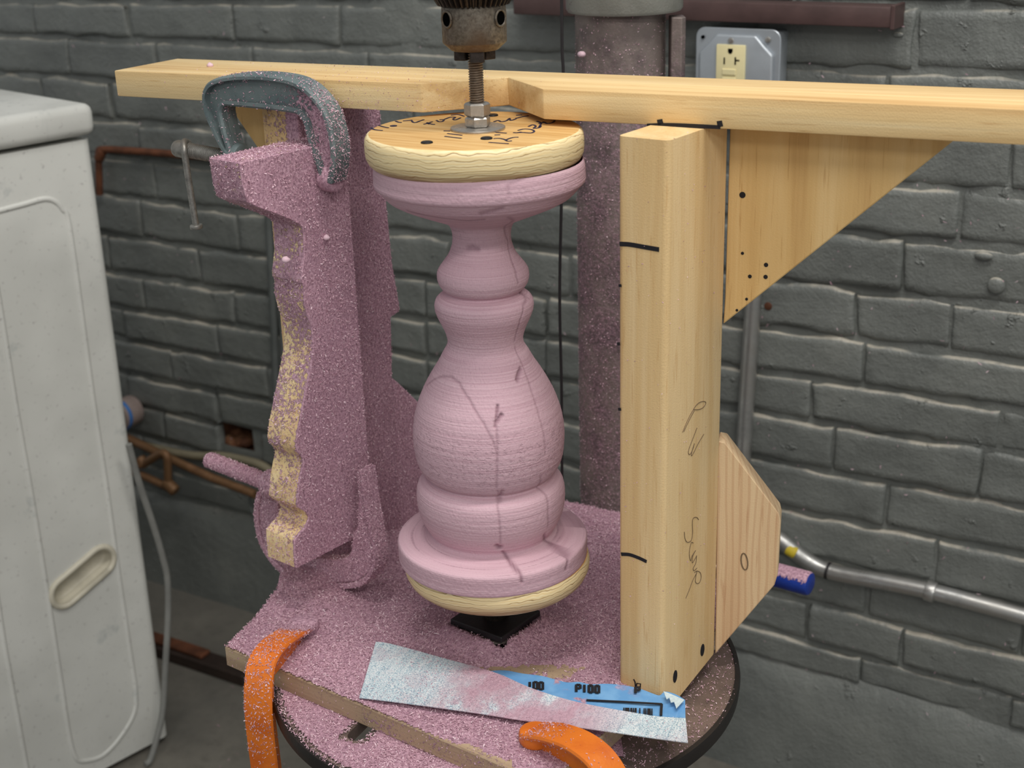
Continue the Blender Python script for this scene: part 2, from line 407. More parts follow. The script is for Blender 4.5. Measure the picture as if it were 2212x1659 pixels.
def m_grit():
    t = MT('abrasive_grit', .55, .15, .5)
    x = t.xyz(); sp = t.noise(900, detail=2, rough=.8); bn = t.noise(1., t.co((240, 18, 10)), 2, .5); bl = t.noise(22, detail=4, rough=.65)
    c = t.ramp(t.math('ADD', t.math('MULTIPLY', sp, .85), t.math('MULTIPLY', bn, .18)), [(.38, srgb(120, 152, 172)), (.49, srgb(196, 218, 228)), (.58, srgb(242, 247, 248))])
    dm = t.math('ADD', t.math('MULTIPLY', t.mr(x[0], -.10, -.06), t.mr(x[0], .09, .03)), t.mr(bl, .5, .62, 0, .3))
    dm = t.math('MULTIPLY', dm, t.mr(bl, .32, .5))
    dc, n1 = dust_col(t)
    c = t.mix(t.math('MULTIPLY', dm, .85, True), c, t.mix(.5, dc, srgb(206, 172, 186)))
    return t.out(c, normal=t.bump(t.math('ADD', sp, bn), .0006))
M_grit = m_grit()
def m_paper():
    t = MT('blue_paper', .6, 0, .3); n = t.noise(40, detail=5); sc = t.noise(1., t.co((300, 20, 20)), 2)
    c = t.mix(t.mr(n, .4, .65), srgb(104, 160, 212), srgb(126, 178, 224)); c = t.mix(t.mr(sc, .66, .72, 0, .3), c, srgb(160, 190, 220))
    d, _ = dust_col(t); c = t.mix(t.math('MULTIPLY', t.mr(t.noise(30, detail=5), .56, .62), t.mr(t.xyz()[0], .09, .03)), c, d)
    return t.out(c, normal=t.bump(n, .0004))
M_paper = m_paper()

# ------------------------------------------------------------------ foam dust flakes (one mesh of thousands of shavings)
def flake_arrays(P, Nn, smin=.0007, smax=.0027, wmul=.28, tilt=.55, lift=.0003):
    n = len(P)
    rv = rng.normal(size=(n, 3)); t1 = np.cross(Nn, rv); t1 /= (np.linalg.norm(t1, axis=1)[:, None]+1e-9)
    t1 = t1+Nn*rng.normal(0, tilt, (n, 1)); t1 /= np.linalg.norm(t1, axis=1)[:, None]
    sd = np.cross(Nn+rng.normal(0, .4, (n, 3)), t1); sd /= (np.linalg.norm(sd, axis=1)[:, None]+1e-9)
    L = smin+(smax-smin)*rng.random((n, 1))**2.2; w = L*(wmul+.25*rng.random((n, 1))); w = np.clip(w, .00025, .0008)
    c = P+Nn*(lift+.25*L*rng.random((n, 1)))
    bend = Nn*L*rng.normal(.12, .15, (n, 1))
    a = c-t1*L*.5; b = c+bend; d = c+t1*L*.5
    vs = np.stack([a-sd*w*.4, a+sd*w*.4, b+sd*w*.5, b-sd*w*.5, d+sd*w*.4, d-sd*w*.4], 1).reshape(-1, 3)
    base = np.arange(n)[:, None]*6
    fs = np.concatenate([base+np.array([[0, 1, 2, 3]]), base+np.array([[3, 2, 4, 5]])], 1).reshape(-1, 4)
    return vs, fs
def np_mesh(name, vs, fs, mi=None):
    me = bpy.data.meshes.new(name); me.vertices.add(len(vs)); me.vertices.foreach_set('co', vs.astype(np.float32).ravel())
    k = fs.shape[1]; me.loops.add(fs.size); me.loops.foreach_set('vertex_index', fs.astype(np.int32).ravel())
    me.polygons.add(len(fs)); me.polygons.foreach_set('loop_start', np.arange(0, fs.size, k, dtype=np.int32))
    if mi is not None: me.polygons.foreach_set('material_index', mi.astype(np.int32))
    me.update(calc_edges=True); me.validate(); return me
def sample_tris(o, dens, fn=None):
    """random points on an object's surface in world space; dens per square metre; fn(P, N) keeps a share"""
    me = o.data; me.calc_loop_triangles(); n = len(me.vertices)
    co = np.empty(n*3, np.float32); me.vertices.foreach_get('co', co); M = np.array(WM[o])
    co = co.reshape(-1, 3)@M[:3, :3].T+M[:3, 3]
    tr = np.empty(len(me.loop_triangles)*3, np.int32); me.loop_triangles.foreach_get('vertices', tr); tr = tr.reshape(-1, 3)
    a, b, c = co[tr[:, 0]], co[tr[:, 1]], co[tr[:, 2]]; nn = np.cross(b-a, c-a); ar = np.linalg.norm(nn, axis=1); nn = nn/(ar[:, None]+1e-12)*(1 if np.linalg.det(M[:3, :3]) > 0 else -1)
    k = int(ar.sum()*.5*dens)
    i = rng.choice(len(tr), k, p=ar/ar.sum()); u = rng.random((k, 1)); v = rng.random((k, 1)); f = (u+v) > 1; u = np.where(f, 1-u, u); v = np.where(f, 1-v, v)
    P = a[i]+(b[i]-a[i])*u+(c[i]-a[i])*v; N_ = nn[i]
    vis = ((CAM-P)*N_).sum(1) > -.15      # the far sides hold no visible dust
    P, N_ = P[vis], N_[vis]
    if fn is not None:
        keep = rng.random(len(P)) < fn(P, N_); P, N_ = P[keep], N_[keep]
    return P, N_
def add_flakes(name, parent, objs, dens, fn=None, **kw):
    Ps, Ns = zip(*[sample_tris(o, dens, fn) for o in objs]); P = np.concatenate(Ps); N_ = np.concatenate(Ns)
    vs, fs = flake_arrays(P, N_, **kw)
    vs = vs-np.array(WM[parent].translation)
    o = link(name, np_mesh(name, vs, fs), M_flake, parent, WM[parent].copy()); o['kind'] = 'stuff'; return o
def npnoise(P, s, seed=0):
    """cheap smooth pseudo-noise in [0,1] from a few sines"""
    r = np.random.default_rng(seed); v = np.zeros(len(P))
    for k in range(7):
        d = r.normal(size=3)*s*(1+.6*k); v += np.sin(P@d+r.random()*6.28)/(1+.35*k)
    return .5+.5*np.clip(v/2.4, -1, 1)

# ================================================================== SETTING
ZF = -.706
pyobj('floor', [(-4, -3, ZF), (3, -3, ZF), (3, 3, ZF), (-4, 3, ZF)], [(0, 1, 2, 3)], M_floor)['kind'] = 'structure'
UW = V(math.cos(math.radians(-32)), math.sin(math.radians(-32)), 0); NW = V(-UW[1], UW[0], 0)     # NW points away from the camera
OW = CAM+ray(1590, 110)*1.79; OW[2] = 0
FW = frame(OW, UW, V(0, 0, 1), -NW)                                   # x along the wall, y up, z out of the wall
def wpt(x, y, off=0.): return at(x, y, OW-NW*off, NW)
def wl(x, y, off=0.):
    P = wpt(x, y, off)-OW; return float(P@UW), float(P[2])
# course lines: height of each brick's top edge at the left and at the right of the picture
zl = [.435, .365, .305, .238, .170, .106, .037, -.033, -.101, -.165, -.227, -.291, -.352, -.412, -.470, -.520]
zr = [.464, .396, .321, .252, .184, .118, .045, -.021, -.083, -.142, -.210, -.277, -.346, -.417, -.479, -.527]
SL, SR = -1.09, .27
def zc(k, s): return zl[k]+(zr[k]-zl[k])*(s-SL)/(SR-SL)
HS0, HZ1 = wl(478, 912); HS1, HZ0 = wl(558, 975)                      # the missing brick
wall = None
def build_wall():
    global wall
    x0, x1, y0, y1 = -2.3, .95, -.62, .70; nx, ny = 240, 96
    vs, fs = [], []
    for j in range(ny+1):
        for i in range(nx+1):
            x = x0+(x1-x0)*i/nx; y = y0+(y1-y0)*j/ny
            vs.append((x, y, .0030+.0050*fbm((x, y, 0), 7)))
    for j in range(ny):
        for i in range(nx):
            x = x0+(x1-x0)*(i+.5)/nx; y = y0+(y1-y0)*(j+.5)/ny
            if HS0 < x < HS1 and HZ0 < y < HZ1: continue
            a = j*(nx+1)+i; fs.append((a, a+1, a+nx+2, a+nx+1))
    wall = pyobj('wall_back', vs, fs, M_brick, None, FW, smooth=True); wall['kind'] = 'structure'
    e = .014; a, b, c, d = HS0-e, HS1+e, HZ0-e, HZ1+e; D = -.24
    hv = [(a, c, .004), (b, c, .004), (b, d, .004), (a, d, .004), (a, c, D), (b, c, D), (b, d, D), (a, d, D)]
    pyobj('recess', hv, [(0, 1, 5, 4), (1, 2, 6, 5), (2, 3, 7, 6), (3, 0, 4, 7), (4, 5, 6, 7)], M_clay, wall, FW)
build_wall()
bm = bmesh.new()
for i in range(14):
    g = bmesh.ops.create_icosphere(bm, subdivisions=2, radius=random.uniform(.006, .014)); c = Vector((random.uniform(HS0, HS1), HZ0+random.uniform(-.010, .004), random.uniform(-.05, -.004)))
    sd = random.random()*20
    for v in g['verts']: v.co = c+v.co*(1+.5*mnoise.noise(v.co*60+Vector((sd, 0, 0))))
bmobj('rubble', bm, M_clay, wall, FW)['kind'] = 'stuff'
BR = .0085
def brick(k, sa, sb):
    """one hand-made brick of course k between sa and sb"""
    nx, nz = max(7, int((sb-sa)/.011)), 7; vs, fs = [], []
    seed = random.random()*50; proud = BR-.001+random.uniform(-.0022, .003); rag = random.uniform(.6, 1.7)
    top0, top1 = zc(k, sa), zc(k, sb); bot0, bot1 = zc(k+1, sa)+.0075, zc(k+1, sb)+.0075
    VV = [0, .06, .18, .39, .61, .82, .94, 1]; UU = [0, .012, .045]+[k_/(nx-5) for k_ in range(1, nx-5)]+[.955, .988, 1]; nx = len(UU)-1
    for j in range(nz+1):
        for i in range(nx+1):
            u, v = UU[i], VV[j]
            s = sa+(sb-sa)*u; zb = bot0+(bot1-bot0)*u; zt = top0+(top1-top0)*u
            z = zb+(zt-zb)*v
            e = min(u*(sb-sa), (1-u)*(sb-sa), v*(zt-zb), (1-v)*(zt-zb))
            dep = proud+.0022*fbm((s*1.0, z, seed), 24, 3)+.0016*fbm((s, z, 0), 70, 2)+.0018*fbm((s, z, 3), 12, 2)
            edge = (u in (0, 1)) or (v in (0, 1))
            if edge: dep -= (.0055 if v in (0, 1) else .0022)*(.45+.9*abs(fbm((s, z, seed+9), 16, 2)))
            w = .0052*rag*fbm((s, z*.5, seed+3), 22, 3)
            if v == 1: z += w-.001
            if v == 0: z += w+.001
            if u in (0, 1): s += .7*w
            vs.append((s, z, max(dep, -.003)))
    for j in range(nz):
        for i in range(nx):
            a = j*(nx+1)+i; fs.append((a, a+1, a+nx+2, a+nx+1))
    # skirt going back into the wall
    loop = [i for i in range(nx+1)]+[(j)*(nx+1)+nx for j in range(1, nz+1)]+[nz*(nx+1)+i for i in range(nx-1, -1, -1)]+[j*(nx+1) for j in range(nz-1, 0, -1)]
    b0 = len(vs)
    for i in loop: vs.append((vs[i][0], vs[i][1], -.008))
    for q in range(len(loop)):
        q2 = (q+1) % len(loop); fs.append((loop[q], b0+q, b0+q2, loop[q2]))
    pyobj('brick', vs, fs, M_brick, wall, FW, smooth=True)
# vertical joints read off each course (photograph px), the rest filled in at brick length
jr = {1: [(1640, 8)], 2: [(145, 50), (335, 50), (543, 50), (797, 60), (1928, 100)], 3: [(92, 140), (240, 140), (470, 135), (1742, 180), (2200, 225)], 4: [(2084, 340), (300, 225)],
      5: [(1960, 460), (330, 310)], 6: [(1861, 575), (2067, 590), (300, 390)], 7: [(1874, 700), (430, 490)], 8: [(1760, 790), (2173, 830), (310, 560)],
      9: [(1810, 880), (2129, 920), (470, 655)], 10: [(1924, 1000), (370, 710)], 11: [(1683, 1060), (2030, 1120), (470, 790)], 12: [(1884, 1210), (350, 820)],
      13: [(1750, 1290), (1957, 1340)], 14: [(1866, 1400)], }
for k in range(0, 15):
    an = sorted(wl(*q)[0] for q in jr.get(k, [(1700+random.randint(0, 150), 100)]))
    js = [an[0]]
    for a in an[1:]:
        n = max(1, round((a-js[-1])/.212)); st = js[-1]
        js += [st+(a-st)*i/n+(random.uniform(-.012, .012) if i < n else 0) for i in range(1, n+1)]
    while js[0] > -1.75: js.insert(0, js[0]-.212+random.uniform(-.014, .014))
    while js[-1] < .60: js.append(js[-1]+.212+random.uniform(-.014, .014))
    for a, b in zip(js[:-1], js[1:]):
        g = .0026; zm = (zc(k, a)+zc(k+1, a))/2; a, b = a+g, b-g
        hm = (HZ0+HZ1)/2
        if zc(k+1, HS0) < hm < zc(k, HS0) and a < HS1+.004 and b > HS0-.004:
            if HS0-a > .03: brick(k, a, HS0-.003)
            if b-HS1 > .03: brick(k, HS1+.003, b)
            continue
        brick(k, a, b)
for x, y, r in ((2152, 617, .0105), (2125, 553, .0085), (1915, 212, .009), (1940, 75, .005)):
    s_0, z_0 = wl(x, y, .01); bm = bmesh.new(); bmesh.ops.create_icosphere(bm, subdivisions=3, radius=r)
    for v in bm.verts: v.co = Vector((v.co.x*(1.3 if r < .009 else 1), v.co.y*(.6 if r < .009 else 1), v.co.z*.45+.010))+Vector((s_0, z_0, 0))
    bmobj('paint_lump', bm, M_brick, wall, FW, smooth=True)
# smooth plastered foot of the wall
vs, fs = [], []; n = 120
prof = [(-.515, .001), (-.530, .010), (-.545, .016), (-.60, .019), (ZF, .022)]
for i in range(n+1):
    s = -2.3+3.2*i/n
    for (z, d) in prof: vs.append((s, z+.008*fbm((s, z, 1), 5)*(z > ZF), d+.003*fbm((s, z, 4), 7)))
for i in range(n):
    for j in range(4): a = i*5+j; fs.append((a, a+1, a+6, a+5))
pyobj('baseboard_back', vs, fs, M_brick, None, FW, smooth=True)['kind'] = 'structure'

# ------------------------------------------------------------------ things on the wall
def on_wall(px, off): return [wpt(x, y, off) for x, y in px]
# galvanised conduit with a bend
P = spline(on_wall([(1632, 560), (1628, 640), (1617, 800), (1606, 980), (1604, 1060), (1612, 1105), (1640, 1140), (1690, 1170), (1745, 1212), (1800, 1236), (1900, 1255), (2010, 1277), (2110, 1303), (2230, 1336), (2400, 1385)], .017), 6)
cd = empty('conduit', tuple(P[40]), 'galvanised metal conduit bending from vertical to sloping along the right of the brick wall', 'conduit')
tube('pipe', P, .0112, M_galv, cd, 16)
a, b = on_wall([(1999, 1274), (2022, 1281)], .017); cyl('coupling', a, b, .0138, M_galv, cd, bev=.002)
a, b = on_wall([(1700, 1183), (1722, 1196)], .0205); cyl('yellow_patch', a, b, .0092, M_yellow, cd, bev=.003)
a, b = on_wall([(1786, 1232), (1792, 1234)], .017); cyl('joint_ring', a, b, .0118, M_black2, cd)
# outlet box
bx = empty('outlet_box', tuple(wpt(1592, 110, .02)), 'square galvanised steel outlet box with ivory socket on the brick wall', 'outlet')
x0, z1 = wl(1502, 58, .045); x1, _ = wl(1686, 62, .045); z0 = z1-.122
F = frame(OW, UW, V(0, 0, 1), -NW)
bmobj('box_body', box_bm(x0+.003, x1-.003, z0+.003, z1-.003, .008, .040, .004, 2), M_plate, bx, F, auto=35)
rr = .012; pts = []
for cx, cz, a0 in ((x1-rr, z1-rr, 0), (x0+rr, z1-rr, 90), (x0+rr, z0+rr, 180), (x1-rr, z0+rr, 270)):
    pts += [(cx+rr*math.cos(math.radians(a0+i*15)), cz+rr*math.sin(math.radians(a0+i*15))) for i in range(7)]
bm = prism_bm(pts, .040, .0425, .001)
bmobj('cover_plate', bm, M_plate, bx, F, auto=35)
i_ = .014; ch = .016
pts = [(x0+i_+ch, z1-.007), (x1-i_-ch, z1-.007), (x1-i_-.004, z1-i_-.006), (x1-.007, z1-i_-ch), (x1-.007, z0+i_), (x0+.007, z0+i_), (x0+.007, z1-i_-ch), (x0+i_+.004, z1-i_-.006)]
bmobj('raised_panel', prism_bm(pts, .0425, .049, .003, 3), M_plate, bx, F, auto=50)
gx0, gz1 = wl(1549, 95, .05); gx1, _ = wl(1611, 97, .05); gm = (gx0+gx1)/2; gw = gx1-gx0
sk = bmobj('socket', box_bm(gx0, gx1, gz1-.068, gz1, .048, .0525, .0012, 2), M_ivory, bx, F, auto=35)
pts = [(gm-.003, gz1-.0045), (gm+.003, gz1-.0045), (gm+.003, gz1-.007)]+[(gm+.003*math.cos(a), gz1-.0075-.0032*math.sin(a)) for a in np.linspace(0.2, 2.9, 7)]+[(gm-.003, gz1-.007)]
bmobj('ground_hole', prism_bm(pts[::-1], .0522, .0530), M_dark, sk, F)
bmobj('slot', box_bm(gm-.0085, gm-.0068, gz1-.0235, gz1-.0155, .0522, .0530), M_dark, sk, F)
bmobj('slot', box_bm(gm+.006, gm+.0078, gz1-.0235, gz1-.0145, .0522, .0530), M_dark, sk, F)
bmobj('slot', box_bm(gm+.0078, gm+.0122, gz1-.0190, gz1-.0174, .0522, .0530), M_dark, sk, F)
bmobj('button', box_bm(gm-.010, gm+.008, gz1-.0365, gz1-.029, .052, .0542, .0008), M_ivory, sk, F)
bmobj('button', box_bm(gm-.010, gm+.008, gz1-.047, gz1-.0395, .052, .0542, .0008), M_ivory, sk, F)
for sx, sz, mm, off in ((x0+.010, z1-.012, M_dark, .0428), (x1-.016, z1-.012, M_zinc, .043), ((x0+x1)/2-.006, z1-.014, M_zinc, .049)):
    c = OW+UW*sx+V(0, 0, sz)-NW*off
    cyl('screw', c, c-NW*.0022, .0036 if mm is M_zinc else .0022, mm, bx, 14, .0008 if mm is M_zinc else 0)
# brown steel channel
c0, cz1 = wl(1440, 10, .03); c1, cz1b = wl(1942, 12, .03); _, cz0 = wl(1942, 58, .03)
ch_ = empty('steel_channel', tuple(wpt(1800, 40, .02)), 'dark brown square steel channel fixed level along the top of the brick wall', 'channel')
h0, h1 = cz0, cz1b
bm = bmesh.new(); prism_bm([(h0, .010), (h1, .010), (h1, .046), (h0, .046)], -.30, c1, .002, 2, holes=[], bm=bm)
FC = frame(OW, V(0, 0, 1), -NW, UW)
bmobj('rail', bm, M_brown, ch_, FC, auto=35)
bmobj('end_lip', prism_bm([(h0-.002, .008), (h1+.002, .008), (h1+.002, .048), (h0-.002, .048)], c1-.004, c1+.001, .001), M_brown, ch_, FC)
# a drilled hole with a wall plug, and a round dimple
c = wpt(1660, 661, .010); hp = cyl('wall_plug', c+NW*.01, c-NW*.003, .0055, M_rust, None, 16, .002); tag(hp, 'small rusty wall plug in the bricks right of the wooden post', 'plug')
# thin pipes at the left
P = on_wall([(215, 420), (213, 345), (214, 330), (222, 323), (300, 327), (400, 335), (520, 346), (700, 362)], .02)
rp = empty('rusty_pipe', tuple(P[4]), 'thin rust-brown pipe running level on the wall above the washing machine corner', 'pipe')
tube('run', spline(P, 5), .0062, M_rust, rp)
cyl('elbow', P[1], P[3], .0085, M_rust, rp, 14, .002)
P = on_wall([(578, 430), (585, 560), (594, 760), (602, 1000), (612, 1150), (620, 1290)], .014)
tp = empty('thin_conduit', tuple(P[2]), 'thin grey painted conduit running down the wall behind the dusty template', 'conduit')
tube('pipe', spline(P, 4), .0065, M_greypaint, tp)
P2 = on_wall([(598, 470), (605, 620), (612, 780), (618, 900)], .012); tube('second_pipe', spline(P2, 4), .004, M_greypaint, tp)
a, b = on_wall([(599, 893), (603, 950)], .015); cyl('rusty_coupling', a, b, .010, M_rust, tp, 14, .003)
# copper pipes low at the left
cp = empty('copper_pipes', tuple(wpt(420, 1010, .03)), 'tarnished copper pipe assembly with an elbow low on the wall beside the washer', 'pipes')
tube('long_pipe', on_wall([(230, 925), (300, 958), (372, 993), (460, 1033), (552, 1068)], .035), .0078, M_copper, cp)
tube('upper_branch', spline(on_wall([(308, 1004), (330, 990), (350, 979), (360, 985), (362, 1002), (363, 1045)], .06), 5), .0075, M_copper, cp)
tube('lower_branch', on_wall([(240, 1000), (310, 1028), (362, 1052)], .06), .0072, M_copper, cp)
a, b = on_wall([(357, 1040), (380, 1062)], .06); cyl('valve', a, b, .011, M_copper, cp, 14, .003)
a, b = on_wall([(300, 990), (312, 1006)], .06); cyl('brass_nut', a, b, .011, M_copper, cp, 8, .002)
bp = tube('beige_pipe', spline(on_wall([(200, 935), (290, 957), (380, 978), (430, 985), (480, 985), (560, 1003), (600, 1030)], .018), 5), .0075, m_plain('beige_pipe', srgb(128, 120, 98), .6), None)
tag(bp, 'thick beige painted pipe behind the copper pipes low on the wall', 'pipe')
P = [wpt(553, 1076, .03)+(.0155*math.cos(a)*UW*1.0+.026*math.sin(a)*V(0, 0, 1)-V(0, 0, .012)) for a in np.linspace(0, 2*math.pi, 25)]
tag(tube('wire_loop', P, .0022, M_greypaint, None, 8), 'pale wire loop hanging at the end of the copper pipe', 'loop')
hc = empty('hose_cap', tuple(wpt(280, 905, .05)), 'round pale hose cap with a blue rim just behind the washer edge', 'cap')
c = wpt(254, 899, .05)
cyl('cap_body', c+NW*.04, c-NW*.002, .0275, m_plain('cap_grey', srgb(150, 134, 128), .6), hc, 24, .003)
cyl('blue_rim', c+NW*.010, c+NW*.003, .0295, m_plain('rim_blue', srgb(60, 120, 190), .4), hc, 24, .002)
# foam specks stuck on the wall
P, N_ = [], []
for i in range(520):
    s, z = random.uniform(-1.2, .5), random.uniform(-.68, .38)
    if random.random() < .35: s = random.uniform(-.05, .45)
    P.append(OW+UW*s+V(0, 0, z)-NW*.014); N_.append(-NW)
vs, fs = flake_arrays(np.array(P), np.array(N_), .002, .0065, .5, .3)
o = link('foam_speck', np_mesh('foam_speck', vs, fs), M_flake); tag(o, 'scattered pink foam specks stuck to the grey brick wall', 'foam specks', kind='stuff')
P = np.array([[random.uniform(-.46, .05), random.uniform(.1, 1.0), ZF+.001] for _ in range(260)]+[[random.uniform(-.45, -.1), random.uniform(.2, .6), ZF+.001] for _ in range(160)])
vs, fs = flake_arrays(P, np.tile(V(0, 0, 1), (len(P), 1)), .003, .012, .5, .2)
o = link('foam_crumb', np_mesh('foam_crumb', vs, fs), M_flake); tag(o, 'pink foam crumbs lying on the concrete floor', 'foam crumbs', kind='stuff')
# rusty bar on the floor
a = atz(300, 1372, ZF+.02); b = atz(540, 1452, ZF+.02); ex = unit(b-a); ey = unit(np.cross(V(0, 0, 1), ex)); L = np.linalg.norm(b-a)
rb = empty('steel_bar', tuple(V(a[0], a[1], ZF)), 'dark rusty slotted steel bar lying on the floor behind the board', 'bar')
FB = frame(V(a[0], a[1], ZF), ex, ey, V(0, 0, 1))
bmobj('bar', box_bm(0, L, -.018, .018, 0, .022, .003), m_plain('dark_bar', srgb(58, 46, 40), .6, .3, .2), rb, FB)
bmobj('upper_rib', box_bm(0, L*.62, -.012, .012, .022, .030, .002), M_rust, rb, FB)
# black cord at the right bottom
P = spline([atz(2080, 1690, -.62), atz(2130, 1655, -.60), atz(2180, 1622, -.585), atz(2240, 1590, -.57), atz(2320, 1560, -.56)], 6)
P = [p for p in P]
tag(tube('black_cord', P+[], .0058, M_black2, None), 'black power cord crossing the lower right corner of the photo', 'cord')

# ================================================================== WASHING MACHINE
K = V(-.528, .738, ZF); ya = math.radians(47)
f_ = V(math.cos(ya), math.sin(ya), 0); g_ = V(-f_[1], f_[0], 0)
WX, WY, HC = .68, .62, .240-ZF
FWm = frame(K-f_*WX, f_, g_, V(0, 0, 1))            # x along the visible side, y to the back, z up
ws = empty('washing_machine', tuple(K-f_*WX*.5+g_*WY*.5), 'scuffed white washing machine at the left edge, its ribbed side towards us', 'washing machine')
FS = frame(K-f_*WX, f_, V(0, 0, 1), -g_)            # side panel plane: x along, y up, z outwards
def wside(x, y): 
    P = at(x, y, K, g_)-(K-f_*WX); return (float(P@f_), float(P[2]))
# handle: a slot with rounded ends, tilted
ha, hb = np.array(wside(139, 1279)), np.array(wside(217, 1212)); hd = (hb-ha)/np.linalg.norm(hb-ha); hn = V(-hd[1], hd[0]); hr = .0185
def stadium(r, n=10):
    a0 = math.atan2(hd[1], hd[0]); pts = []
    for c, st in ((hb, -math.pi/2), (ha, math.pi/2)):
        pts += [tuple(c+r*V(math.cos(a0+st+math.pi*i/n), math.sin(a0+st+math.pi*i/n))) for i in range(n+1)]
    return pts
bv = .012
bm = bmesh.new()
for z in (0,):
    lps = [[(0, .012), (WX-bv, .012), (WX-bv, HC-.002), (0, HC-.002)], stadium(hr)]
    es = []
    for lp in lps:
        q = [bm.verts.new((p[0], p[1], 0)) for p in lp]; es += [bm.edges.new((q[i], q[(i+1) % len(q)])) for i in range(len(q))]
    bmesh.ops.triangle_fill(bm, use_beauty=True, edges=es)
bmobj('side_panel', bm, M_wash, ws, FS)
# body behind the panel with the rounded far corner
pts = [(0, -.0005), (0, -WY)]+[(WX, -WY)]+[(WX-bv+bv*math.cos(a), -bv+bv*math.sin(a)) for a in np.linspace(0, math.pi/2, 7)]
bm = bmesh.new(); n = len(pts); lo = [bm.verts.new((p[0], .012, p[1])) for p in pts]; hi = [bm.verts.new((p[0], HC-.002, p[1])) for p in pts]
for i in range(n-1): bm.faces.new((lo[i], lo[i+1], hi[i+1], hi[i]))
bm.faces.new(hi); bm.faces.new(lo)
bmobj('cabinet', bm, M_wash, ws, FS, auto=40)
# recessed grip
st0, st1, st2 = stadium(hr), stadium(hr*.93), stadium(hr*.72); vs = [(p[0], p[1], 0) for p in st0]+[(p[0], p[1], -.014) for p in st1]+[(p[0], p[1], -.018) for p in st2]; n = len(st0); fs = []
for k in (0, 1):
    for i in range(n): fs.append((k*n+i, k*n+(i+1) % n, (k+1)*n+(i+1) % n, (k+1)*n+i))
fs.append(tuple(2*n+i for i in range(n)))
M_grip = m_plain('grip_cream', srgb(196, 190, 172), .45)
gr = pyobj('grip_recess', vs, fs, M_grip, ws, FS, auto=50)
P = [V(p[0], p[1], .001) for p in stadium(hr+.003)]; P.append(P[0]); vs, fs = tube_data(P, .0045, 10); pyobj('grip_rim', vs, fs, M_grip, ws, FS, smooth=True)
# pressed beads on the side
def bead(px, r=.0042):
    P = [V(*wside(x, y), -.0016) for x, y in px]; P = spline(P, 6); vs, fs = tube_data(P, r, 10); pyobj('pressed_bead', vs, fs, M_wash, ws, FS, smooth=True)
bead([(-40, 466), (0, 455), (50, 442), (95, 430), (120, 436), (135, 452), (146, 470), (160, 555), (185, 740), (207, 900), (230, 1050), (255, 1230), (280, 1400), (293, 1490), (290, 1540), (262, 1590), (225, 1630), (190, 1643), (165, 1638), (150, 1590), (130, 1460), (100, 1265), (65, 1050), (35, 880), (5, 690), (-20, 540)])
bead([(-60, 900), (0, 1330), (20, 1450), (40, 1560), (60, 1670), (80, 1780)])
# shallow dented panel patch
lid = bmobj('lid', box_bm(-.01, WX+.004, -WY-.004, .012, 0, .042, .012, 3), M_wash, ws, frame(K-f_*WX+V(0, 0, HC+.004), f_, -g_*-1, V(0, 0, 1)) @ Matrix.Diagonal((1, -1, 1, 1)), auto=45)
bmobj('lid_panel', box_bm(.05, WX-.13, -WY+.08, -.07, .042, .046, .003, 2), m_plain('cream_panel', srgb(228, 220, 200), .4, 0, .03), ws, frame(K-f_*WX+V(0, 0, HC+.004), f_, g_, V(0, 0, 1)) @ Matrix.Diagonal((1, -1, 1, 1)), auto=45)
for tx, ty in ((.05, .05), (WX-.05, .05), (.05, WY-.05), (WX-.05, WY-.05)):
    p = K-f_*(WX-tx)+g_*ty; cyl('foot', p, p+V(0, 0, .016), .018, M_black2, ws, 12)
# grey cord hanging in front of it
g0 = K-g_*.02
P = [at(x, y, K+f_*.02-g_*.03, g_) for x, y in [(278, 960), (300, 1040), (330, 1130), (352, 1205), (362, 1255), (363, 1330), (358, 1430), (352, 1530), (340, 1590), (325, 1640), (316, 1668)]]
P[-1][2] = max(P[-1][2], ZF+.006)
tag(tube('grey_cord', spline(P, 6), .0048, M_cord, None, 10), 'grey power cord hanging beside the far corner of the white washing machine', 'cord')

# ================================================================== DRILL PRESS
ZT = -.125                                           # top of the iron table
CXY = V(.145, .36, 0)
dp = empty('drill_press', (CXY[0], CXY[1], ZF), 'drill press with key chuck, dusty steel column and round iron table carrying the wooden jig', 'drill press')
vs, fs = lathe_data([(.047, ZF+.02), (.047, .60)], 64); pyobj('column', vs, fs, M_col, dp, Matrix.Translation(CXY), auto=40)
zco = float(at(1345, 36, V(0, .36-.05, 0), V(0, 1, 0))[2])
vs, fs = lathe_data([(.050, zco), (.0585, zco+.001), (.0605, zco+.004), (.0615, zco+.10), (.0615, .60)], 64); pyobj('head_collar', vs, fs, M_collar, dp, Matrix.Translation(CXY+V(.004, 0, 0)), auto=40)
# rack bar along the right of the column
rk = CXY+V(.0535, -.022, 0)
bm = prism_bm([(-.0045, -.012), (.0055, -.016), (.0105, -.010), (.0105, .012), (-.0045, .012)], ZT-.25, zco-.004, .0008)
bmobj('rack', bm, M_col, dp, Matrix.Translation(rk))
# cast foot and table arm
bmobj('foot_plate', box_bm(-.16, .16, -.30, .12, ZF, ZF+.03, .012, 2), M_iron, dp, Matrix.Translation(CXY*V(1, 1, 0)), auto=40)
vs, fs = lathe_data([(.049, -.30), (.066, -.298), (.068, -.19), (.049, -.188)], 48); pyobj('table_bracket', vs, fs, M_iron, dp, Matrix.Translation(CXY), auto=40)
tc = V(.008, -.004, 0)
ad = unit(tc-CXY); ax_ = V(-ad[1], ad[0], 0); FA = frame(CXY, ad, ax_, V(0, 0, 1))
bmobj('table_arm', box_bm(.05, .40, -.035, .035, -.24, ZT-.012, .012, 2), M_iron, dp, FA, auto=40)
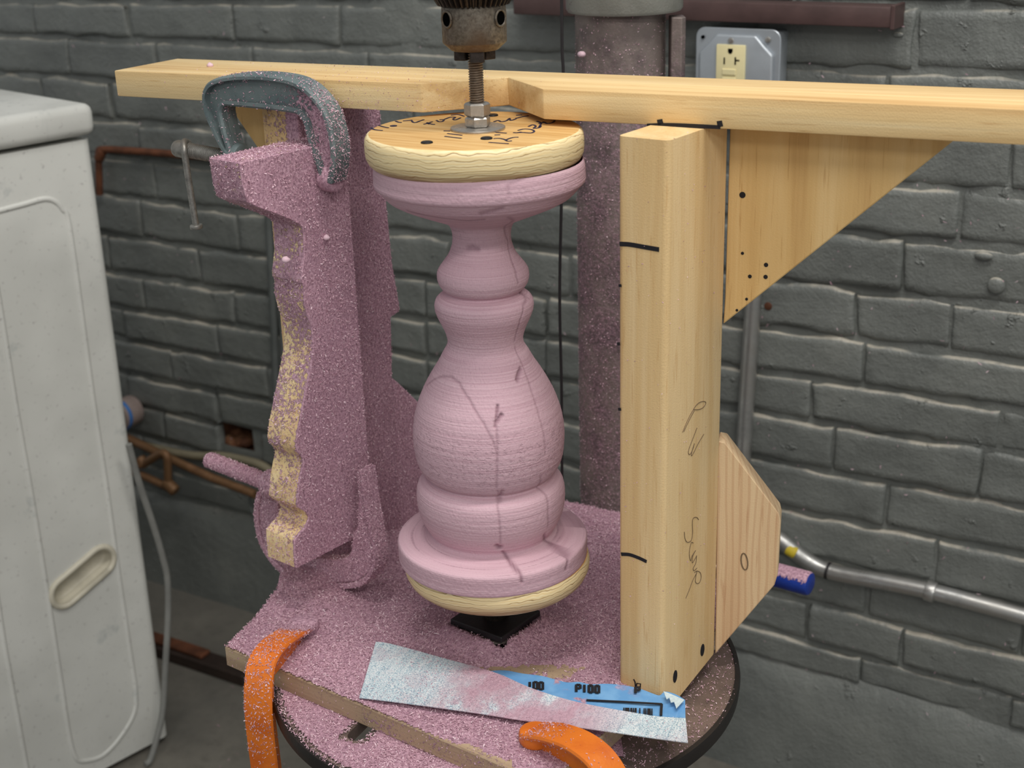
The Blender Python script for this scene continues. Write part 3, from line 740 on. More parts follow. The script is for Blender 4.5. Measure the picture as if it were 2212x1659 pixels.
# round table with slots
RT = .214; n = 128
ring = [(RT*math.cos(2*math.pi*i/n), RT*math.sin(2*math.pi*i/n)) for i in range(n)]
sl0 = atz(772, 1588, ZT)-tc; sl1 = atz(840, 1520, ZT)-tc
def slot(a, b, r, m=8):
    t = math.atan2(b[1]-a[1], b[0]-a[0]); pts = []
    for c, s in ((b, -math.pi/2), (a, math.pi/2)): pts += [(c[0]+r*math.cos(t+s+math.pi*i/m), c[1]+r*math.sin(t+s+math.pi*i/m)) for i in range(m+1)]
    return pts
holes = [slot(sl0, sl1, .0085)]
R2 = lambda p, a: V(p[0]*math.cos(a)-p[1]*math.sin(a), p[0]*math.sin(a)+p[1]*math.cos(a), 0)
holes += [slot(R2(sl0, a), R2(sl1, a), .0085) for a in (math.pi,)]
bm = prism_bm(ring, -.012, 0, 0, holes=holes)
tb = bmobj('table', bm, M_iron, dp, Matrix.Translation(tc+V(0, 0, ZT)), auto=40)
vs, fs = lathe_data([(RT-.010, -.0135), (RT+.0012, -.0125), (RT+.002, -.004), (RT+.001, .0012), (RT-.003, .0016), (RT-.0035, -.004)], 128, False)
pyobj('table_rim', vs, fs, m_plain('dark_rim', srgb(46, 42, 40), .5, .4), dp, Matrix.Translation(tc+V(0, 0, ZT)), auto=40)
# lever with a blue grip beyond the jig
ga, gb = at(1640, 1232, V(0, .34, 0), V(0, 1, 0)), at(1752, 1262, V(0, .30, 0), V(0, 1, 0)); gd = unit(gb-ga)
lv = cyl('lever', CXY+V(.05, -.01, ga[2]+.01), ga+gd*.02, .007, M_rod, dp, 14)
cyl('blue_grip', ga, gb, .0142, M_blue, lv, 28, .004)
# spindle, chuck, jaws
def axz(y):
    lo, hi = -.3, .9
    for _ in range(50):
        m = (lo+hi)/2
        if proj((0, 0, m))[1] > y: lo = m
        else: hi = m
    return m
SC = lambda z: float(proj((.01, 0, z))[0]-proj((0, 0, z))[0])*100       # px per metre on the axis
zA = axz(107); s_ = SC(.45)
prof = [(.018, zA), (50/s_, zA), (52/s_, zA+.0003), (69.2/s_, axz(90.5)), (70/s_, axz(89)), (70/s_, zA+.020), (70.5/s_, axz(30)), (69/s_, axz(12)), (64/s_, axz(6))]
vs, fs = lathe_data(prof, 64); chk = pyobj('chuck', vs, fs, M_chuck, dp, auto=35)
# toothed key ring
zt0, zt1 = axz(9), axz(-40); nt_ = 40; vs, fs = [], []
for (r_in, r_out, z) in ((66/s_, 78/s_, zt0), (82/s_, 94/s_, zt0+.010), (82/s_, 94/s_, zt1)):
    for i in range(nt_*4):
        a = 2*math.pi*i/(nt_*4); r = r_out if (i % 4) in (0, 1) else r_in; vs.append((r*math.cos(a), r*math.sin(a), z))
m = nt_*4
for k in range(2):
    for i in range(m): fs.append((k*m+i, k*m+(i+1) % m, (k+1)*m+(i+1) % m, (k+1)*m+i))
fs.append(tuple(range(m))[::-1]); fs.append(tuple(2*m+i for i in range(m)))
pyobj('toothed_ring', vs, fs, M_chuckdark, chk)
cyl('spindle', (0, 0, zt1), (0, 0, .60), .020, M_rod, dp, 32)
for px, py in ((1071, 34), (957, 36), (1150, 30)):
    th = {1071: -math.pi/2+.93, 957: -math.pi/2-.93, 1150: math.pi/2}[px]; zz = axz(36); c = V(math.cos(th), math.sin(th), 0)
    p = c*(70/s_-.004)+V(0, 0, zz)
    cyl('key_hole', p, p+c*.0046, .0056, M_dark, chk, 20)
    Pr = [p+c*.0046+.0062*(math.cos(a)*V(-c[1], c[0], 0)+math.sin(a)*V(0, 0, 1)) for a in np.linspace(0, 2*math.pi, 21)]
    tube('hole_rim', Pr, .0009, M_chuck, chk, 8)
for k in range(3):
    a = -math.pi/2+.12+k*2*math.pi/3; c = V(math.cos(a), math.sin(a), 0); sd = V(-c[1], c[0], 0)
    bm = bmesh.new(); FJ = frame(c*.0052+V(0, 0, zA-.0085), sd, c, V(0, 0, 1))
    bmobj('jaw', prism_bm([(-.0052, .0015), (-.0058, .011), (.0058, .011), (.0052, .0015), (0, 0)], 0, .03, .0006), M_chuckdark, chk, FJ)
# thin cord hanging from the head
P = spline([at(x, y, V(0, .30, 0), V(0, 1, 0)) for x, y in [(1213, -70), (1214, 100), (1217, 180), (1213, 420), (1209, 640), (1213, 840), (1214, 1000), (1215, 1110)]], 6)
tube('hanging_cord', P, .0016, M_black2, dp, 8)

# ================================================================== TURNED BALUSTER
bl = empty('turned_baluster', (0, 0, -.06), 'pink foam baluster turned to shape between two plywood discs under the drill chuck', 'baluster')
pr = [(344, 224), (349, 228), (362, 229), (388, 229), (392, 228), (395, 224.5), (399, 219), (410, 210), (422, 198), (436, 172), (451, 136), (463, 106), (470, 88), (475, 78), (479, 71), (490, 65), (501, 62.5), (512, 62), (524, 63.5), (537, 68), (548, 74), (557, 80), (568, 89), (576, 95), (584, 98.8), (592, 99.8), (602, 98.6), (612, 94.5), (619, 89.5), (624, 83), (627, 78), (630, 80), (633, 92), (639, 101), (646, 105.7), (655, 107.5), (667, 106), (681, 100.5), (692, 95), (704, 89), (716, 84.5), (727, 81.5), (736, 81), (745, 84), (757, 92), (769, 98.5), (782, 106), (800, 118), (818, 129), (835, 138), (852, 146), (872, 153.5), (892, 159), (914, 162.5), (935, 163.5), (956, 162), (976, 159), (992, 154), (1004, 147), (1012, 139), (1017, 132), (1020, 132), (1023, 142), (1029, 150), (1038, 156.5), (1050, 159.5), (1066, 160), (1085, 158), (1102, 153), (1116, 146), (1128, 138), (1137, 131.5)]
pz = [(float(axz(y)), h) for y, h in pr]; pz = [(z, h/SC(z)) for z, h in pz]
pz += [(.0120, .0548), (.0098, .0562), (.0086, .060), (.0076, .068), (.0064, .078), (.0056, .0838), (.0048, .0848), (.0028, .0852), (-.0135, .0848), (-.0145, .083)]
Z = np.array([p[0] for p in pz]); R = np.array([p[1] for p in pz])
al = np.concatenate([[0], np.cumsum(np.hypot(np.diff(Z), np.diff(R)))])
NR, NS = 460, 520
tt = np.linspace(0, al[-1], NR); Zs = np.interp(tt, al, Z); Rs = np.interp(tt, al, R)
for _ in range(3):
    Zs[1:-1] = .25*Zs[:-2]+.5*Zs[1:-1]+.25*Zs[2:]; Rs[1:-1] = .25*Rs[:-2]+.5*Rs[1:-1]+.25*Rs[2:]
TH = np.linspace(0, 2*math.pi, NS, endpoint=False)
def surf(px, py):
    v = ray(px, py); t = np.linspace(.9, 1.5, 2400)[:, None]; P = CAM+v*t
    r = np.hypot(P[:, 0], P[:, 1]); rz = np.interp(P[:, 2], Zs[::-1], Rs[::-1], left=0, right=0)
    i = np.argmax(r < rz); return (math.atan2(P[i, 1], P[i, 0]) % (2*math.pi), P[i, 2]) if r[i] < rz[i] else None
disp = np.zeros((NR, NS)); seam = np.zeros((NR, NS))
def gouge(px, depth, wid, dark):
    pts = [surf(*q) for q in px]; pts = [p for p in pts if p]
    for a, b in zip(pts[:-1], pts[1:]):
        m = max(2, int(math.hypot((b[0]-a[0])*.05, b[1]-a[1])/.0012))
        if abs(b[0]-a[0]) > 2: continue
        for i in range(m):
            th = a[0]+(b[0]-a[0])*i/m; z = a[1]+(b[1]-a[1])*i/m
            kk = np.where(np.abs(Zs-z) < .006)[0]
            if len(kk) == 0: continue
            jj = np.arange(int(th/(2*math.pi)*NS)-9, int(th/(2*math.pi)*NS)+10) % NS
            d2 = (Rs[kk][:, None]*np.angle(np.exp(1j*(TH[jj][None, :]-th))))**2+(Zs[kk][:, None]-z)**2
            g = np.exp(-d2/(wid*wid)); sub = np.ix_(kk, jj)
            disp[sub] = np.maximum(disp[sub], depth*g); seam[sub] = np.maximum(seam[sub], dark*g)
gouge([(1098, 372), (1097, 400), (1099, 430)], .0004, .0014, .25)
gouge([(1073, 880), (1072, 905), (1074, 985), (1072, 1055)], .0006, .0011, .45)
gouge([(1075, 1060), (1078, 1075), (1074, 1092), (1078, 1120), (1080, 1150), (1081, 1176)], .0006, .0011, .45)
gouge([(922, 832), (938, 819), (955, 813), (975, 814), (992, 827), (1015, 865), (1045, 915), (1066, 955), (1074, 982)], .0005, .0011, .5)
gouge([(1098, 470), (1098, 520), (1105, 560), (1116, 598), (1120, 615)], .0006, .0012, .45)
gouge([(1133, 637), (1130, 660), (1124, 690), (1112, 738)], .0005, .0012, .5)
gouge([(1113, 750), (1130, 790), (1150, 850), (1165, 900), (1177, 950), (1178, 985)], .0005, .0012, .35)
gouge([(1168, 1030), (1180, 1070), (1184, 1110), (1184, 1140)], .0006, .0014, .4)
gouge([(1086, 1192), (1100, 1212), (1122, 1236), (1127, 1260), (1128, 1290)], .0010, .0016, .8)
gouge([(1176, 1155), (1195, 1175), (1222, 1203), (1222, 1232)], .0009, .0018, .7)
gouge([(1222, 1105), (1240, 1120), (1258, 1140)], .0008, .0018, .6)
gouge([(1126, 798), (1121, 808), (1117, 824)], .0022, .0018, .8)
gouge([(1075, 878), (1073, 900), (1069, 926)], .002, .0012, .8)
gouge([(1083, 898), (1074, 910), (1070, 916)], .0026, .0018, .8)
gouge([(1085, 1062), (1079, 1076), (1074, 1082)], .002, .0018, .5)
gouge([(1074, 1180), (1079, 1184), (1083, 1180)], .003, .0022, .8)
gouge([(1012, 536), (1020, 534), (1034, 540)], .0012, .0022, .4)
gouge([(1040, 462), (1065, 456), (1090, 450)], .0008, .0022, .5)
gouge([(880, 455), (960, 472), (1010, 477), (1050, 474)], .0008, .0010, .6)
gouge([(1128, 632), (1138, 640)], .0022, .0025, .4)
# arcs left by the tool on the foot
for k in range(26):
    i0 = np.where((Zs < .0092) & (Rs > .058) & (Rs < .083))[0]
    i = int(rng.choice(i0)); c0 = rng.random()*NS; ln = rng.integers(20, 90)
    for q in range(ln):
        j = int(c0+q) % NS; e = math.sin(math.pi*q/ln)
        seam[i, j] = max(seam[i, j], .55*e*rng.random()**.5); disp[i, j] = max(disp[i, j], .0003*e)
RR = Rs[:, None]-disp+.00012*rng.normal(size=(NR, NS))
wob = .0004*np.sin(TH*2+.6)[None, :]; RR = RR+wob*(np.abs(Zs[:, None]-.3) < .03)
vs = np.stack([RR*np.cos(TH)[None, :], RR*np.sin(TH)[None, :], np.repeat(Zs[:, None], NS, 1)-.35*disp*(Zs[:, None] < .0092)], -1).reshape(-1, 3)
ii, jj = np.meshgrid(np.arange(NR-1), np.arange(NS), indexing='ij'); j2 = (jj+1) % NS
fs = np.stack([ii*NS+jj, (ii+1)*NS+jj, (ii+1)*NS+j2, ii*NS+j2], -1).reshape(-1, 4)
me = np_mesh('foam_body', vs, fs); at_ = me.attributes.new('seam', 'FLOAT', 'POINT'); at_.data.foreach_set('value', seam.astype(np.float32).ravel())
link('foam_body', me, M_foam, bl, smooth=True)
# plywood discs
def disc(name, prof, off, side, top, rotz):
    vs, fs = lathe_data(prof, 160); o = pyobj(name, vs, fs, [side, top], bl, Matrix.Translation(off) @ Matrix.Rotation(rotz, 4, 'Z'), auto=50)
    for p in o.data.polygons:
        if p.normal.z > .92: p.material_index = 1
    return o
ztop = .3692
disc('plywood_disc', [(.078, .3425), (.0838, .3432), (.0868, .346), (.0888, .350), (.0893, .355), (.0893, .361), (.0888, .365), (.0875, .3675), (.0855, .3689), (.0838, ztop), (.02, ztop)], (-.0032, 0, 0), M_pside, M_ptop, 2.6)
disc('plywood_disc', [(.058, -.0405), (.068, -.0395), (.0755, -.0365), (.0805, -.032), (.0832, -.026), (.0838, -.021), (.0832, -.017), (.082, -.0138), (.02, -.0138)], (.0035, 0, 0), M_pside2, M_ptop, .4)
# washer, nuts, threaded rod
cyl('washer', (0, 0, ztop-.0005), (0, 0, ztop+.0022), 59.5/SC(.37), M_zinc, bl, 48, .0006)
def hexnut(z0, z1, rot):
    r = .0106; pts = [(r*math.cos(rot+i*math.pi/3), r*math.sin(rot+i*math.pi/3)) for i in range(6)]
    bm = bmesh.new(); vs = []
    for z, k in ((z0, .86), (z0+.0014, 1), (z1-.0014, 1), (z1, .86)): vs.append([bm.verts.new((p[0]*k, p[1]*k, z)) for p in pts])
    bm.faces.new(vs[0][::-1]); bm.faces.new(vs[3])
    for a, b in zip(vs[:-1], vs[1:]):
        for i in range(6): bm.faces.new((a[i], a[(i+1) % 6], b[(i+1) % 6], b[i]))
    bmobj('hex_nut', bm, M_zinc, bl)
zn0, zn1, zn2 = ztop+.0022, axz(250), axz(221)
hexnut(zn0, zn1-.0003, .28); hexnut(zn1, zn2, .02)
pitch = .00195; zr0, zr1 = zn2-.004, zA+.01; ns = 20; turns = (zr1-zr0)/pitch; cnt = int(turns*ns); vs, fs = [], []
for i in range(cnt+1):
    a = 2*math.pi*i/ns; z = zr0+pitch*i/ns
    for (r, dz) in ((.0050, -.00098), (.0061, -.00025), (.0061, .00025), (.0050, .00097)): vs.append((r*math.cos(a), r*math.sin(a), z+dz))
for i in range(cnt):
    for k in range(3): a = i*4+k; fs.append((a, a+1, a+5, a+4))
rod = pyobj('threaded_rod', vs, fs, M_rod, bl, auto=40); rod.data.flip_normals()
cyl('rod_core', (0, 0, zr0), (0, 0, zr1+.01), .0050, M_rod, rod, 24)
# screws in the disc and pen writing on it
UP = V(0, 0, 1)
for (x, y) in ((922, 309), (1051, 300), (1064, 250)):
    p = atz(x, y, ztop); cyl('screw', p-V(0, 0, .002), p+V(0, 0, .0014), .0048, M_black, bl, 20, .0009)
def dp_(x, y): return atz(780+x/4.424, 220+y/4.424, ztop)          # detail crop of the disc
W_ = [[(95, 248), (130, 268), (205, 276)], [(170, 228), (210, 240), (262, 250)], [(330, 186), (355, 196), (385, 200)],
      [(400, 184), (440, 182), (470, 180)], [(480, 176), (495, 196), (520, 200), (560, 186), (600, 172)],
      [(600, 216), (640, 206), (680, 192)], [(640, 206), (680, 216), (705, 218)], [(630, 200), (650, 215)],
      [(720, 178), (745, 192), (780, 188), (790, 172), (750, 174)], [(800, 168), (850, 150), (900, 150), (880, 165), (900, 175), (950, 155)], [(860, 130), (930, 125), (985, 140)],
      [(790, 279), (850, 281)], [(825, 305), (900, 314), (965, 322)], [(800, 332), (880, 342), (960, 351)],
      [(1290, 294), (1340, 298), (1390, 302)], [(1275, 320), (1330, 318)],
      [(1265, 354), (1320, 352), (1370, 362), (1400, 378), (1440, 375)], [(1385, 366), (1420, 352), (1460, 342), (1505, 340)], [(1220, 390), (1310, 396), (1410, 402)],
      [(1455, 296), (1490, 298), (1530, 290)], [(1500, 275), (1560, 262), (1630, 268), (1655, 285), (1620, 300), (1540, 295), (1490, 298)],
      [(1600, 238), (1640, 222), (1670, 235), (1650, 255), (1700, 250), (1720, 232)], [(1680, 186), (1720, 205), (1700, 245)], [(1700, 210), (1760, 195)], [(1740, 192), (1780, 210), (1830, 200), (1850, 180)],
      [(1270, 192), (1310, 180), (1340, 192), (1390, 182), (1420, 160), (1430, 180), (1480, 165)], [(1480, 160), (1540, 145), (1600, 135)], [(1480, 130), (1540, 128)]]
strokes('pen_stroke', [[dp_(*q) for q in st] for st in W_], UP, .0016, M_inkblue, bl)
p = dp_(310, 232); cyl('pen_blot', p-V(0, 0, .001), p+V(0, 0, .0005), .0030, M_inkblue, bl, 12)

# ================================================================== WOODEN JIG
ZB = -.1045                                          # top of the base board
jg = empty('wooden_jig', (0, 0, ZB-.02), 'pine frame screwed on a base board: two posts, long crossbeam and triangular braces', 'jig')
UB = V(math.cos(-.5157)*math.cos(.0131), math.sin(-.5157)*math.cos(.0131), .0131); NB = V(-math.sin(-.5157), math.cos(-.5157), 0); EB = np.cross(UB, NB)
BO = NB*.0326+V(0, 0, .3984); BT = .0245; BWd = .0877
FBm = frame(BO, UB, NB, EB)
def bpt(x, y):
    q = FBm.inverted() @ Vector(at(x, y, BO, EB)); return (q.x, q.y)
nl, nv, nr = bpt(908, 181), bpt(1097, 166), bpt(1166, 194)
lf = bpt(258, 150); lb = bpt(375, 128)
pts = [(lf[0], 0), (nl[0], 0), nv, (nr[0], 0), (1.02, 0), (1.02, BWd), (lb[0], BWd)]
bmobj('crossbeam', prism_bm(pts, -BT, 0, .0012, 2), M_beam, jg, FBm, auto=35)
# right post
Wd = unit(V(.588, .809, 0)); Nd = V(Wd[1], -Wd[0], 0)
A_ = V(.1068, -.0801, 0); B_ = V(.1428, -.106, 0)
B_ = A_+Nd*.0443; D_ = .097
zt_ = .3757
cs = [A_, B_, B_+Wd*D_, A_+Wd*D_]; zb = [-.1046, -.1238, -.1070, -.1046]
FP = frame(A_, V(0, 0, 1), Wd, Nd)
bm = bmesh.new(); lo = [bm.verts.new(FP.inverted() @ Vector((c[0], c[1], z))) for c, z in zip(cs, zb)]; hi = [bm.verts.new(FP.inverted() @ Vector((c[0], c[1], zt_))) for c in cs]
bm.faces.new(lo[::-1]); bm.faces.new(hi)
for i in range(4): bm.faces.new((lo[i], lo[(i+1) % 4], hi[(i+1) % 4], hi[i]))
bmesh.ops.recalc_face_normals(bm, faces=bm.faces[:])
ve = [e for e in bm.edges if abs((e.verts[0].co-e.verts[1].co).x) > .2]
bmesh.ops.bevel(bm, geom=ve, offset=.005, segments=3, profile=.5, affect='EDGES')
post = bmobj('post', bm, M_post, jg, FP, auto=35)
# right brace and bottom offcut, in a plane behind the beam's front
OB = NB*.0745
def on_brace(x, y, d=0.): return at(x, y, OB+NB*d, NB)
def slab(name, px, th, mat, P0=None, n=None, grain=V(0, 0, 1), bev=.0008, parent=None, d=0.):
    P0 = OB+NB*d if P0 is None else P0; n = NB if n is None else n
    pw = [at(x, y, P0, n) for x, y in px]
    ex = unit(grain-n*(grain@n)); ez = -n; ey = np.cross(ez, ex)
    M = frame(pw[0], ex, ey, ez); q = toloc(M, pw)
    return bmobj(name, prism_bm([(p.x, p.y) for p in q], -th, 0, bev), mat, parent or jg, M, auto=35)
slab('corner_brace', [(1577, 262), (2118, 270), (2057, 306), (1562, 700), (1566, 640)], .02, M_brace)
slab('foot_brace', [(1550, 953), (1566, 956), (1682, 1109), (1686, 1125), (1680, 1240), (1673, 1264), (1545, 1413)], .022, M_gusset, on_brace(1550, 1200), unit(V(.235, .972, 0)))
# left post with its stepped rear edge
P0 = V(-.1645, .1305, 0); W2 = unit(V(math.cos(math.radians(54)), math.sin(math.radians(54)), 0)); N2 = V(W2[1], -W2[0], 0)
FL = frame(P0, V(0, 0, 1), W2, -N2) @ Matrix.Diagonal((1, 1, -1, 1))
edge = [(.3695, .1142), (.276, .1145), (.196, .1186), (.152, .1258), (.1435, .1250), (.1415, .1118), (.075, .108), (-.03, .107), (ZB, .108)]
pts = [(ZB, 0), (.3695, 0)]+edge
bm = prism_bm(pts, -.044, 0, .0012, 2)
lpost = bmobj('post', bm, M_lpost, jg, FL, auto=35)
lpost['label'] = 'dust-coated left post'
fb = slab('foot_brace', [(846, 815), (860, 826), (903, 868), (985, 950), (1000, 1100), (880, 1135), (860, 1145)], .018, M_lpost, P0-N2*.004, -N2)
fb['label'] = 'dust-coated foot brace'
slab('corner_brace', [(478, 205), (592, 212), (592, 365), (585, 362)], .02, M_brace, NB*.075+V(0, 0, 0), NB)
# base board
BL = [(-.2521, .0007), (.041, -.2222), (.205, .004), (.232, .075), (.134, .262), (.112, .2754), (-.06, .36), (-.185, .26), (-.2133, .146), (-.2161, .0931)]
ed = unit(V(.797, -.604, 0)); FBd = frame(V(-.2521, .0007, ZB), ed, V(-ed[1], ed[0], 0), V(0, 0, 1))
q = toloc(FBd, [V(x, y, ZB) for x, y in BL])
board = bmobj('base_board', prism_bm([(p.x, p.y) for p in q], -.0195, 0, .0008), M_ply, jg, FBd, auto=35)
# marker lines and pencil letters
bz = lambda x, y: at(x, y, BO, NB)
strokes('marker_line', [[bz(1425, 258), bz(1426, 263), bz(1428, 268)]], -NB, .0045, M_ink, jg)
strokes('marker_line', [[bz(1554, 261), bz(1555, 267), bz(1557, 274)]], -NB, .0042, M_ink, jg)
strokes('marker_line', [[bz(1398, 271.2), bz(1450, 270.0), bz(1556, 274.8)]], -NB, .0030, M_ink, jg)
pf = lambda x, y: at(x, y, A_, Wd)
ps = lambda x, y: at(x, y, B_, Nd)
strokes('marker_line', [[pf(1339, 527), pf(1360, 528), pf(1395, 534), pf(1424, 539)]], -Wd, .0036, M_ink, jg)
strokes('marker_line', [[pf(1342, 1197), pf(1360, 1198), pf(1380, 1205), pf(1397, 1213)]], -Wd, .0030, M_ink, jg)
for x, y in ((1339, 614), (1336, 740), (1338, 881)):
    strokes('marker_line', [[pf(x, y), pf(x+1, y+6)]], -Wd, .0024, M_ink, jg)
def pz_(x, y): return ps(1420+x*.2834, 850+y*.2834)
L1 = [[(190, 295), (230, 200), (262, 140), (290, 95), (320, 68), (355, 60), (368, 75), (345, 108), (310, 122), (275, 122)], [(200, 290), (240, 205), (280, 130)],
      [(300, 262), (270, 340), (240, 420), (235, 455), (248, 462), (270, 420), (280, 380)], [(280, 380), (262, 440), (258, 474), (275, 450), (310, 380), (353, 308)]]
L2 = [[(313, 962), (300, 945), (280, 945), (268, 960), (265, 1000), (267, 1060), (260, 1110), (245, 1130), (222, 1130), (208, 1100), (204, 1055)],
      [(272, 1140), (258, 1135), (246, 1180), (242, 1230), (252, 1275), (262, 1240), (290, 1195)], [(290, 1195), (268, 1240), (265, 1290), (285, 1260), (298, 1235)], [(298, 1235), (292, 1290), (272, 1330), (278, 1350), (300, 1330)],
      [(282, 1365), (300, 1352), (325, 1365), (332, 1400), (320, 1440), (300, 1448), (288, 1430), (292, 1395), (300, 1352)], [(300, 1365), (270, 1420), (240, 1500), (215, 1560)]]
strokes('pencil_stroke', [[pz_(*q) for q in st] for st in L1+L2], Nd, .00055, M_pencil, jg)
gn_ = unit(V(.235, .972, 0)); gq = lambda x, y: at(x, y, on_brace(1550, 1200), gn_)
strokes('pencil_stroke', [[gq(1608+7*math.cos(a)+2*math.sin(a), 1213+18*math.sin(a)) for a in np.linspace(0, 6.3, 16)]], -gn_, .0012, M_pencil, jg, 0)
strokes('pen_stroke', [[at(1369, 1467, A_, Wd), at(1372, 1473, A_, Wd), at(1373, 1484, A_, Wd)], [at(1374, 1486, A_, Wd), at(1376, 1476, A_, Wd), at(1384, 1477, A_, Wd), at(1383, 1486, A_, Wd)]], -Wd, .0011, M_ink, jg, 0)
for x, y in ((1517, 1404), (1458, 1461)):
    p = ps(x, y); bm = bmesh.new()
    vs, fs = lathe_data([(.0034, -.002), (.0036, .0004), (.0028, .0006)], 14); Mh = frame(p, V(0, 0, 1)*1., np.cross(Nd, V(0, 0, 1)), Nd) @ Matrix.Diagonal((1.7, 1, 1, 1))
    pyobj('screw_hole', vs, fs, M_ink, jg, Mh)
for x, y, r in ((1604, 421, .0026), (1604, 547, .0013), (1655, 572, .0018), (1620, 597, .0016), (1654, 598, .0018), (1613, 646, .0012), (1592, 670, .0011)):
    p = on_brace(x, y); cyl('nail_hole', p+NB*.001, p-NB*.0005, r, M_ink, jg, 10)

# ================================================================== PROFILE TEMPLATE
th5 = math.radians(50); WT = V(math.cos(th5), math.sin(th5), 0); NT = V(WT[1], -WT[0], 0)
T0 = at(640, 1000, V(0, .05, 0), V(0, 1, 0))
def tpx(x, y): return at(x, y, T0, NT)
tp_ = empty('profile_template', tuple(tpx(700, 1200)), 'dusty wooden template with a baluster profile along its front edge, clamped to left post', 'template')
FT = frame(V(T0[0], T0[1], 0), V(0, 0, 1), WT, -NT) @ Matrix.Diagonal((1, 1, -1, 1))
ol = [(518, 352), (524, 400), (534, 437), (560, 449), (600, 463), (633, 477), (646, 484), (655, 492), (657, 520), (658, 545), (655, 570), (652, 600), (652, 611), (655, 614), (657, 622), (657, 650), (664, 680), (672, 700), (676, 725), (677, 755), (672, 790), (664, 830), (656, 870), (649, 905), (643, 935), (640, 962), (642, 975), (655, 990), (656, 1000), (651, 1020), (646, 1050), (642, 1092), (650, 1100), (662, 1106), (668, 1118), (660, 1140), (648, 1152), (636, 1168), (637, 1195), (640, 1228)]
pts = []
for x, y in ol:
    q = FT.inverted() @ Vector(tpx(x, y)); pts.append((q.x, q.y))
zb_, yb_ = pts[-1]; ztp = (FT.inverted() @ Vector(tpx(520, 352))).x
pts += [(zb_, .092), (ztp, .090)]
bm = prism_bm(pts, -.040, 0, .0006)
tmpl = bmobj('profile_board', bm, M_tmpl, tp_, FT, auto=30)

# ================================================================== C-CLAMPS
def rim(name, px, P0, n, wth, th, mat, parent, sp=5):
    P = spline([at(x, y, P0, n) for x, y in px], sp)
    sec = [(-th, -wth*.5), (-th, wth*.5), (-th*.4, wth*.5), (0, wth*.42), (0, -wth*.42), (-th*.4, -wth*.5)]
    vs, fs = sweep(P, n, sec); return pyobj(name, vs, fs, mat, parent, auto=40)
def cplate(name, px, P0, n, th, mat, parent, M):
    q = toloc(M, [at(x, y, P0, n) for x, y in px]); return bmobj(name, prism_bm([(p.x, p.y) for p in q], -th/2, th/2, .0012), mat, parent, M, auto=35)
# upper clamp: its plane runs just in front of the beam
nc = unit(V(math.sin(math.radians(32)), math.cos(math.radians(32)), 0)); PC = NB*.014+V(-.19, .09, 0)*0
PC = at(722, 385, T0+NT*.012, NT)*1.; ec = np.cross(nc, V(0, 0, 1))*-1; ec = V(nc[1], -nc[0], 0)
cl = empty('c_clamp', tuple(at(600, 190, PC, nc)), 'grey green C-clamp over the template top, pink dust on its right arm', 'clamp', 'C-clamps holding the template')
FCl = frame(at(600, 190, PC, nc), ec, V(0, 0, 1), -nc)
outer = [(733, 392), (741, 340), (737, 292), (723, 243), (701, 208), (674, 182), (640, 166), (590, 158), (540, 157), (500, 161), (476, 169), (461, 181), (453, 204), (458, 240), (474, 280), (492, 316), (503, 334)]
inner = [(707, 388), (696, 350), (684, 318), (677, 290), (670, 262), (660, 247), (648, 241), (600, 234), (560, 230), (515, 226), (500, 226), (494, 236), (497, 255), (505, 288), (516, 322), (521, 334)]
fr = cplate('frame', outer+inner[::-1], PC, nc, .008, M_clampgrey, cl, FCl)
r1 = rim('outer_rim', outer, PC, nc, .024, .0045, M_clampgrey, cl)
r2 = rim('inner_rim', inner[::-1], PC, nc, .022, .0045, M_clampgrey, cl)
sa = at(386, 321, PC, nc); sb = at(520, 345, PC, nc); sdv = unit(sb-sa); p1 = at(497, 333, PC, nc); p2 = at(524, 340, PC, nc)
cyl('screw_boss', p1, p2, .0125, M_clampgrey, cl, 24, .003)
def screw(name, a, b, r, mat, parent, pitch=.0022):
    t = unit(b-a); u = unit(np.cross(t, V(0, 0, 1))); v = np.cross(t, u); L = np.linalg.norm(b-a); n = max(24, int(L/pitch*14)); vs, fs = [], []
    for i in range(n+1):
        an = 2*math.pi*i/14; z = L*i/n
        for rr_, dz in ((r*.84, -pitch*.5), (r, -pitch*.12), (r, pitch*.12), (r*.84, pitch*.49)): vs.append(a+t*(z+dz)+rr_*(math.cos(an)*u+math.sin(an)*v))
    for i in range(n):
        for k in range(3): q = i*4+k; fs.append((q, q+1, q+5, q+4))
    o = pyobj(name, vs, fs, mat, parent, auto=40); cyl('screw_core', a, b, r*.85, mat, o, 18); return o
M_scr = m_metal('clamp_screw', srgb(158, 156, 150), srgb(118, 116, 112), srgb(134, 128, 120), .45, .7, 160)
sp_ = screw('clamp_screw', sa+sdv*.012, sb+sdv*.035, .0072, M_scr, cl)
cyl('screw_head', sa-sdv*.004, sa+sdv*.014, .0082, M_scr, cl, 24, .003)
pad = sb+sdv*.035; cyl('swivel_pad', pad, pad+sdv*.006, .012, M_clampgrey, cl, 24, .002)
hb0 = at(395, 313, PC-nc*.010, nc); hb1 = at(427, 492, PC-nc*.010, nc)
P = spline([at(408, 309, PC+nc*.006, nc), at(398, 306, PC-nc*.004, nc), at(398, 322, PC-nc*.011, nc), at(401, 345, PC-nc*.011, nc), at(411, 410, PC-nc*.010, nc), at(424, 488, PC-nc*.009, nc)], 6)
tube('handle_bar', P, .0031, M_scr, cl, 12)
hv_ = unit(P[-1]-P[-6]); cyl('bar_end', P[-1]-hv_*.0015, P[-1]+hv_*.0028, .0062, M_scr, cl, 16, .0012)
jp = at(722, 386, PC, nc); cyl('anvil', jp+ec*.004, jp-ec*.012, .012, M_clampdust, cl, 20, .003)
